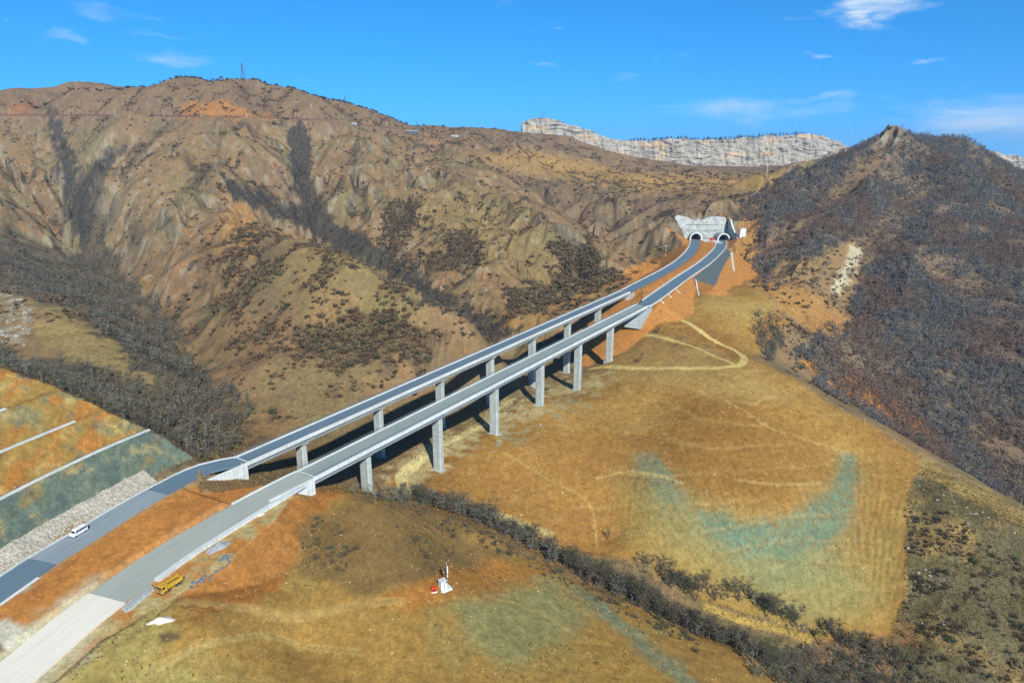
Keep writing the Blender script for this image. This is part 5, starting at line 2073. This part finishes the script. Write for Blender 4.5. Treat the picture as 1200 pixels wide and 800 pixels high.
dome = pmask([(345, 640), (365, 610), (405, 580), (470, 588), (540, 628), (520, 668), (470, 668), (440, 640), (400, 668), (355, 672)], 6, 120, 240, 1) * sstep(-.35, .25, nB)
add_scrub(dome, 5000, 150, 230, -.35, .05, .5, 1.1, 'dome', .35)
add_scrub(rightslope * sstep(-.2, .3, nC + nB * .5), 26000, 165, 300, .3, .9, .4, 1.3, 'right', .5)
add_scrub(pmask([(430, 575), (480, 590), (560, 618), (700, 690), (830, 750), (820, 765), (690, 700), (550, 628), (470, 600)], 5, 150, 260, .6), 5000, 160, 260, -.3, .45, .6, 1.4, 'gully', .4)
add_scrub(pmask([(880, 345), (930, 380), (1000, 395), (1030, 480), (990, 470), (930, 430)], 6, 330, 560, 1.5) * (1 - m_hill), 9000, 330, 520, .25, .6, .9, 2.0, 'crest', .25)
add_scrub(np.clip(m_thick, 0, 1), 90000, 320, 900, -.4, .2, 1.4, 2.8, 'mountain', .6)
msk = (1 - m_soft) * (1 - m_plat) * (1 - m_platB) * (1 - np.clip(m_cut, 0, 1)) * near_fix
add_scrub(msk * np.clip(m_scrub * 1.0 * sstep(-.15, .3, nB + .5 * nC) + .035, 0, 1), 230000, 340, 1450, -.78, .42, 1.1, 2.9, 'mountain', .45)
add_scrub(pmask([(262, 230), (330, 268), (420, 295), (500, 350), (580, 405), (430, 470), (330, 480), (270, 440), (240, 330)], 10, 300, 700, 4) * sstep(-.05, .35, nB + .6 * nC), 40000, 320, 640, -.5, .0, 1.0, 2.4, 'mountain', .3)
add_scrub(m_wood_r, 16000, 370, 1000, .25, .95, 1.2, 2.4, 'wooded hill', .35)
Sx, Sy, Ss, Sz_ = np.array(Sx), np.array(Sy), np.array(Ss), np.array(Sz_)
zz = H(Sx, Sy)
svis, spx = in_view(Sx, Sy, zz, Ss)
okS = (look(m_platB, Sx, Sy) < .1) & (look(m_plat, Sx, Sy) < .1) & (look(m_cutB, Sx, Sy) < .5) & (look(m_cut, Sx, Sy) < .5)
for side in ('left', 'right'):
    d, _ = d_line(Sx, Sy, [br_pt(side, -.7)[:2], br_pt(side, 7.5)[:2]])
    okS &= d > 8
sp_near = [np_mesh('shrub', *shrub_proto(90, .09, 1.0), M['scrub' if k < 4 else 'twig_green']) for k in range(6)]
slab = {'dome': ('low brown shrub on the brown dome of the foreground hill', 'shrubs on the foreground dome'),
        'right': ('low dark shrub on the rough stony slope right of the graded hill', 'shrubs on the rough slope'),
        'gully': ('low grey shrub among the trees of the gully', 'shrubs in the gully'),
        'crest': ('dark shrub behind the crest of the ochre hill', 'shrubs behind the ochre crest'),
        'mountain': ('dark shrub on the spur just beyond the viaducts', 'nearest shrubs of the mountain spur')}
sused = np.zeros(len(Sx), bool)
for zname, q_ in (('dome', 70), ('right', 120), ('gully', 50), ('crest', 20), ('mountain', 30)):
    i = np.where((Sz_ == zname) & okS & svis)[0]
    i = i[np.argsort(-spx[i])][:q_]
    sused[i] = True
    for k in i:
        o = bpy.data.objects.new('shrub', sp_near[RNG.randint(6)])
        o.location = (Sx[k], Sy[k], zz[k] - .05)
        o.rotation_euler = (0, 0, RNG.uniform(0, 6.28))
        w_ = Ss[k] * RNG.uniform(.9, 1.4)
        o.scale = (w_, w_, Ss[k])
        link(o)
        tag(o, slab[zname][0], 'shrub', slab[zname][1])
i = np.where(okS & ~sused)[0]
sp = [shrub_proto(15, .36, 1.0) for _ in range(8)]
print('scrub', len(i))
tn = tints(len(i), [C(104, 88, 68), C(96, 82, 68), C(112, 92, 68), C(100, 96, 72)])
bake('scrub', sp, Sx[i], Sy[i], zz[i], Ss[i], tn, M['plantmass'], 'dark scrub dotted over the mountainsides and slopes')

# small conifers along the top of the cliff and the mountain skyline
cx_ = []
P_ = CL1[(proj(CL1[:, 0], CL1[:, 1], CL1[:, 2])[0] > 742) & (proj(CL1[:, 0], CL1[:, 1], CL1[:, 2])[0] < 960)]
k = RNG.randint(0, len(P_), 260)
vx, vy, vz = P_[k, 0] + RNG.randn(260) * 3, P_[k, 1] + 62 + RNG.uniform(0, 60, 260), P_[k, 2] - 4
con = []
for _ in range(4):
    s = [((0, 0, 0), (0, 0, 1), .06, .02)]
    for j in range(16):
        u = RNG.uniform(.15, .95)
        t = RNG.uniform(0, 6.28)
        r_ = .28 * (1 - u) + .04
        s.append(((0, 0, u), (r_ * math.cos(t), r_ * math.sin(t), u - .08), .16, .08))
    con.append(strips(s))
bake('treeline', con, vx, vy, vz, RNG.uniform(7, 15, 260), tints(260, [C(62, 72, 58), C(70, 76, 66)]), M['plantmass'], 'thin dark line of trees along the top of the limestone cliff')
# skyline bushes of the mountain
sk = []
for j in range(0, NB, 1):
    if abs(beta[j]) > .75:
        continue
    c_ = np.where((lr > math.log(1000)) & (lr < math.log(1500)))[0]
    q_ = c_[np.argmax(elev[j, c_])]
    px_ = proj(X[j, q_], Y[j, q_], zf[j, q_])[0]
    if px_ < 520 and RNG.uniform() < .45 * (0.3 + (abs(px_ - 250) < 220)):
        sk.append((X[j, q_] + RNG.randn(), Y[j, q_] + RNG.randn() * 6, zf[j, q_] - .5))
sk = np.array(sk)
bake('scrub', sp, sk[:, 0], sk[:, 1], sk[:, 2], RNG.uniform(1.5, 4.5, len(sk)), tints(len(sk), [C(74, 70, 60), C(66, 64, 56)]), M['plantmass'], 'low dark bushes fringing the mountain skyline')

# boulders ------------------------------------------------------------
rocks = []
for k in range(5):
    bm = bmesh.new()
    bmesh.ops.create_icosphere(bm, subdivisions=2, radius=1)
    for v in bm.verts:
        c_ = v.co
        n_ = float(perlin(np.array([c_.x * 1.3 + k * 7]), np.array([c_.y * 1.3 + c_.z * 1.7]), 90 + k)[0])
        v.co = c_ * (1 + n_ * .55)
        v.co.z *= .7
    mm = bpy.data.meshes.new('boulder')
    bm.to_mesh(mm)
    bm.free()
    mm.materials.append(M['rock'])
    rocks.append(mm)


def rocks_in(mask, n, want, r0, r1, b0, b1, s0, s1, label, group, mat=None):
    x, y = scatter(n, r0, r1, b0, b1)
    k = RNG.uniform(0, 1, n) < look(mask, x, y)
    x, y = x[k], y[k]
    z = H(x, y)
    v, _ = in_view(x, y, z, .5)
    x, y, z = x[v][:want], y[v][:want], z[v][:want]
    for a in zip(x, y, z):
        me_ = rocks[RNG.randint(5)]
        o = bpy.data.objects.new('boulder', me_)
        s = RNG.uniform(s0, s1) * RNG.choice([.6, .8, 1, 1.4])
        o.location = (a[0], a[1], a[2] + s * .15)
        o.scale = (s * RNG.uniform(.8, 1.3), s * RNG.uniform(.8, 1.3), s)
        o.rotation_euler = (0, 0, RNG.uniform(0, 6.28))
        link(o)
        if mat is not None:
            o.material_slots[0].link = 'OBJECT'
            o.material_slots[0].material = mat
        tag(o, label, 'boulder', group)


crest = pmask([(1060, 540), (1082, 545), (1110, 575), (1160, 600), (1200, 625), (1195, 640), (1130, 612), (1075, 575)], 4, 200, 330, .8)
rocks_in(crest, 6000, 42, 200, 320, .4, .9, .22, .5, 'pale boulder strewn along the crest of the rough slope', 'boulders along the crest')
mid = pmask([(1062, 600), (1080, 650), (1110, 700), (1140, 770), (1110, 775), (1062, 690), (1058, 640)], 5, 160, 300, .8)
rocks_in(mid, 6000, 40, 160, 300, .4, .9, .22, .5, 'pale boulder scattered down the rough slope beside the graded hill', 'boulders on the rough slope')
tail_ = pmask([(218, 692), (256, 656), (276, 640), (279, 649), (240, 686), (222, 698)], 2, 90, 240, .3)
rocks_in(tail_, 6000, 34, 110, 220, -.7, -.2, .3, .6, 'blue grey rock in the line of rocks right of the yellow truck', 'blue grey rocks by the haul strip', M['grey_rock'])
knob = pmask([(-10, 335), (30, 350), (44, 390), (10, 410), (-10, 400)], 4, 280, 560, 2)
rocks_in(knob, 8000, 45, 300, 520, -.9, -.4, .6, 1.5, 'pale rock jutting from the stony spur at the left edge', 'rocks on the left spur')
under = pmask([(560, 520), (640, 470), (690, 450), (700, 470), (640, 500), (580, 535)], 4, 200, 460, 1)
rocks_in(under, 6000, 26, 230, 440, -.3, .4, .25, .6, 'pale stone lying on the work strip below the piers', 'stones on the work strip')

# ground litter: dry tufts and clods that break up the bare earth ------------
tuft = [strips([((RNG.randn() * .15, RNG.randn() * .15, -.05), (RNG.randn() * .4, RNG.randn() * .4, RNG.uniform(.5, 1)), .22, .06) for _ in range(6)]) for _ in range(5)]


def clod():
    a = RNG.uniform(.7, 1.3, 4)
    t = np.arange(4) * math.pi / 2 + RNG.randn(4) * .2
    lo_ = np.stack([np.cos(t) * a, np.sin(t) * a, np.full(4, -.2)], 1)
    up_ = np.stack([np.cos(t) * a * .5, np.sin(t) * a * .5, RNG.uniform(.35, .7, 4)], 1)
    V = np.concatenate([lo_, up_])
    F = np.array([(4, 5, 6, 7)] + [(i, (i + 1) % 4, 4 + (i + 1) % 4, 4 + i) for i in range(4)])
    return V, F


clods = [clod() for _ in range(6)]


def litter(name, protos_, mask, n, r0, r1, s0, s1, pal, label, b0=-.85, b1=.9):
    x, y = scatter(n, r0, r1, b0, b1)
    k = RNG.uniform(0, 1, n) < look(mask, x, y)
    x, y = x[k], y[k]
    z = H(x, y)
    v, _ = in_view(x, y, z, .5, 20)
    x, y, z = x[v], y[v], z[v]
    bake(name, protos_, x, y, z, RNG.uniform(s0, s1, len(x)) * RNG.choice([.7, 1, 1, 1.5], len(x)), tints(len(x), pal, .2), M['plantmass'], label)


dm = np.clip(dome * 1.0 + rightslope * .9 + m_fore * .10 * sstep(-.2, .3, nB + .5 * nC) + m_hill * .02 + (1 - m_soft) * (1 - near_fix) * (1 - m_plat) * (1 - np.clip(m_cut, 0, 1)) * .4, 0, 1) * (1 - m_plat) * (1 - m_platB)
litter('grass', tuft, dm, 420000, 100, 340, .22, .5, [C(132, 108, 66), C(116, 98, 62), C(148, 124, 76), C(100, 92, 62)], 'dry grass tufts on the knoll and rough slopes')
cm_ = np.clip(m_hill * .5 + m_fore * .35 + m_plat * .10 * (1 - sstep(0, 1, np.zeros_like(zf))) + np.clip(m_cut, 0, 1) * .3, 0, 1) * sstep(-.35, .4, nC + .6 * nB)
for L_ in (rn, ln):
    pass
dd_ = np.full(zf.shape, 99.0)
dd_[inA] = np.minimum(d_line(xa, ya, rn[::4, :2])[0], d_line(xa, ya, ln[::4, :2])[0])
litter('gravel', clods, cm_ * (dd_ > 8), 260000, 100, 420, .07, .2, [C(176, 140, 82), C(150, 108, 58), C(196, 172, 120), C(128, 96, 58), C(160, 150, 116)], 'clods and stones littering the graded earth')

# ------------------------------------------------------------------ sky, sun, air
SUN_AZ = math.atan2(.32, -.95)       # horizontal direction towards the sun (x, y)
SUN_EL = math.radians(36)
wd = bpy.data.worlds.new('World')
SC.world = wd
wd.use_nodes = True
nt = wd.node_tree
N = nt.nodes.new
bg = nt.nodes['Background']
sky = N('ShaderNodeTexSky')
sky.sky_type = 'NISHITA'
sky.sun_disc = False
sky.sun_elevation = SUN_EL
sky.sun_rotation = math.atan2(.32, -.95)
sky.altitude = 1800
sky.air_density = 1.0
sky.dust_density = .3
sky.ozone_density = 3.0
tc0 = N('ShaderNodeTexCoord')
up = N('ShaderNodeVectorMath')
up.operation = 'ADD'
up.inputs[1].default_value = (0, 0, .13)
nt.links.new(tc0.outputs['Generated'], up.inputs[0])
nm = N('ShaderNodeVectorMath')
nm.operation = 'NORMALIZE'
nt.links.new(up.outputs[0], nm.inputs[0])
nt.links.new(nm.outputs[0], sky.inputs['Vector'])
hs = N('ShaderNodeHueSaturation')
hs.inputs['Saturation'].default_value = 1.1
hs.inputs['Value'].default_value = 1.2
tintn = N('ShaderNodeMix')
tintn.data_type = 'RGBA'
tintn.blend_type = 'MULTIPLY'
tintn.inputs[0].default_value = 1
tintn.inputs[7].default_value = (.6, 1.15, 1.45, 1)
sep = N('ShaderNodeSeparateXYZ')
nt.links.new(tc0.outputs['Generated'], sep.inputs[0])
zr_ = N('ShaderNodeMapRange')          # deep blue towards the zenith
zr_.interpolation_type = 'SMOOTHSTEP'
zr_.inputs['From Min'].default_value = .2
zr_.inputs['From Max'].default_value = .75
zr_.inputs['To Min'].default_value = 1
zr_.inputs['To Max'].default_value = .35
nt.links.new(sep.outputs['Z'], zr_.inputs['Value'])
zm_ = N('ShaderNodeMix')
zm_.data_type = 'RGBA'
zm_.blend_type = 'MULTIPLY'
zm_.inputs[0].default_value = 1
nt.links.new(sky.outputs[0], zm_.inputs[6])
nt.links.new(zr_.outputs[0], zm_.inputs[7])
nt.links.new(zm_.outputs[2], tintn.inputs[6])
nt.links.new(tintn.outputs[2], hs.inputs['Color'])
# thin cirrus: stretched noise in the direction of view
tc = N('ShaderNodeTexCoord')


def vmath(op, a, b=None, s=None):
    v = N('ShaderNodeVectorMath')
    v.operation = op
    nt.links.new(a, v.inputs[0])
    if b is not None:
        v.inputs[1].default_value = b
    return v


def maprange(sock, a, b, c=0.0, d=1.0):
    r = N('ShaderNodeMapRange')
    r.interpolation_type = 'SMOOTHSTEP'
    r.inputs['From Min'].default_value = a
    r.inputs['From Max'].default_value = b
    r.inputs['To Min'].default_value = c
    r.inputs['To Max'].default_value = d
    nt.links.new(sock, r.inputs['Value'])
    return r.outputs[0]


def math2(op, a, b):
    v = N('ShaderNodeMath')
    v.operation = op
    for i, s in enumerate((a, b)):
        if isinstance(s, (int, float)):
            v.inputs[i].default_value = s
        else:
            nt.links.new(s, v.inputs[i])
    return v.outputs[0]


def noise(scale3, rot, det, rough=.6, dist=0.0):
    mp = N('ShaderNodeMapping')
    mp.inputs['Scale'].default_value = scale3
    mp.inputs['Rotation'].default_value = rot
    nt.links.new(tc.outputs['Generated'], mp.inputs['Vector'])
    n = N('ShaderNodeTexNoise')
    n.inputs['Scale'].default_value = 1
    n.inputs['Detail'].default_value = det
    n.inputs['Roughness'].default_value = rough
    n.inputs['Distortion'].default_value = dist
    nt.links.new(mp.outputs[0], n.inputs['Vector'])
    return n.outputs['Fac']


def skydir(px, py):
    d = ray(px, py)
    return d / np.linalg.norm(d)


mpw = N('ShaderNodeMapping')
mpw.inputs['Scale'].default_value = (11, 11, 30)
nt.links.new(tc.outputs['Generated'], mpw.inputs['Vector'])
nw = N('ShaderNodeTexNoise')
nw.inputs['Scale'].default_value = 1
nw.inputs['Detail'].default_value = 5
nw.inputs['Roughness'].default_value = .6
nt.links.new(mpw.outputs[0], nw.inputs['Vector'])
wv = vmath('SUBTRACT', nw.outputs['Color'], (.5, .5, .5))
ws_ = vmath('MULTIPLY', wv.outputs[0], (.16, .16, .045))
wa_ = N('ShaderNodeVectorMath')
wa_.operation = 'ADD'
nt.links.new(tc.outputs['Generated'], wa_.inputs[0])
nt.links.new(ws_.outputs[0], wa_.inputs[1])
warped = wa_.outputs[0]
cirrus = noise((9, 9, 46), (0, .12, 0), 7, .62, .6)


def puff(px, py, sx, sy, gain):
    """a wisp in one part of the sky: elliptical falloff round a direction, broken by the cirrus noise"""
    d = skydir(px, py)
    sub = vmath('SUBTRACT', warped, tuple(d))
    mul = vmath('MULTIPLY', sub.outputs[0], (1 / sx, 1 / sx, 1 / sy))
    ln_ = vmath('LENGTH', mul.outputs[0])
    f = maprange(ln_.outputs['Value'], 1.0, 0.0)
    return math2('MULTIPLY', maprange(math2('ADD', math2('MULTIPLY', f, .55), cirrus), .66, 1.5), gain * .85)


cl = None
for a in ((1035, 2, .10, .030, 1.7), (1010, 20, .05, .02, 1.2), (967, 66, .03, .010, .9), (1095, 69, .03, .008, .7), (955, 112, .06, .010, .6), (635, 77, .05, .008, .45), (555, 46, .012, .014, .6),
          (205, 68, .07, .018, .55), (60, 44, .06, .016, .5), (190, 42, .09, .008, .35), (345, 95, .04, .005, .5), (110, 14, .06, .02, .3), (740, 92, .05, .012, .3), (600, 5, .05, .02, .15), (880, 130, .22, .036, .8), (1150, 140, .22, .05, 1.0), (940, 24, .04, .008, .4)):
    p = puff(*a)
    cl = p if cl is None else math2('ADD', cl, p)
mx = N('ShaderNodeMix')
mx.data_type = 'RGBA'
mx.clamp_factor = True
mx.inputs[7].default_value = (7.0, 8.2, 9.0, 1)
nt.links.new(cl, mx.inputs[0])
nt.links.new(hs.outputs[0], mx.inputs[6])
nt.links.new(mx.outputs[2], bg.inputs['Color'])
bg.inputs['Strength'].default_value = .1

sun = bpy.data.lights.new('sun', 'SUN')
sun.energy = 5.0
sun.angle = math.radians(.5)
sun.color = (1, .965, .9)
so = bpy.data.objects.new('sun', sun)
COL.objects.link(so)
dirv = Vector((.32 / math.hypot(.32, .95) * math.cos(SUN_EL), -.95 / math.hypot(.32, .95) * math.cos(SUN_EL), math.sin(SUN_EL)))
so.rotation_euler = dirv.to_track_quat('Z', 'Y').to_euler()
sky.sun_rotation = math.atan2(dirv.x, dirv.y)

SC.view_settings.view_transform = 'Standard'
SC.view_settings.look = 'None'
SC.view_settings.exposure = .2
SC.view_settings.gamma = 1
SC.render.engine = 'CYCLES'
cy = SC.cycles
cy.max_bounces = 5
cy.diffuse_bounces = 2
cy.glossy_bounces = 2
cy.transmission_bounces = 2
cy.transparent_max_bounces = 4
cy.volume_bounces = 0
cy.use_denoising = False
cy.denoising_input_passes = 'RGB_ALBEDO_NORMAL'
cy.denoising_prefilter = 'ACCURATE'
cy.use_adaptive_sampling = False

# ------------------------------------------------------------------ the air itself
hz = MB()
lo, hi = float(zf.min()) - 1.0, float(zf.max()) + 25
hz.box((0, 3200, (lo + hi) / 2), (13000, 7000, hi - lo))
m = bpy.data.materials.new('haze')
m.use_nodes = True
nt = m.node_tree
nt.nodes.clear()
ou = nt.nodes.new('ShaderNodeOutputMaterial')
pv_ = nt.nodes.new('ShaderNodeVolumePrincipled')
pv_.inputs['Color'].default_value = (.62, .78, 1, 1)
pv_.inputs['Density'].default_value = .00009
pv_.inputs['Anisotropy'].default_value = .2
nt.links.new(pv_.outputs[0], ou.inputs['Volume'])
hzo = hz.build('haze', m)
tag(hzo, 'thin blue haze in the valley air', kind='stuff')
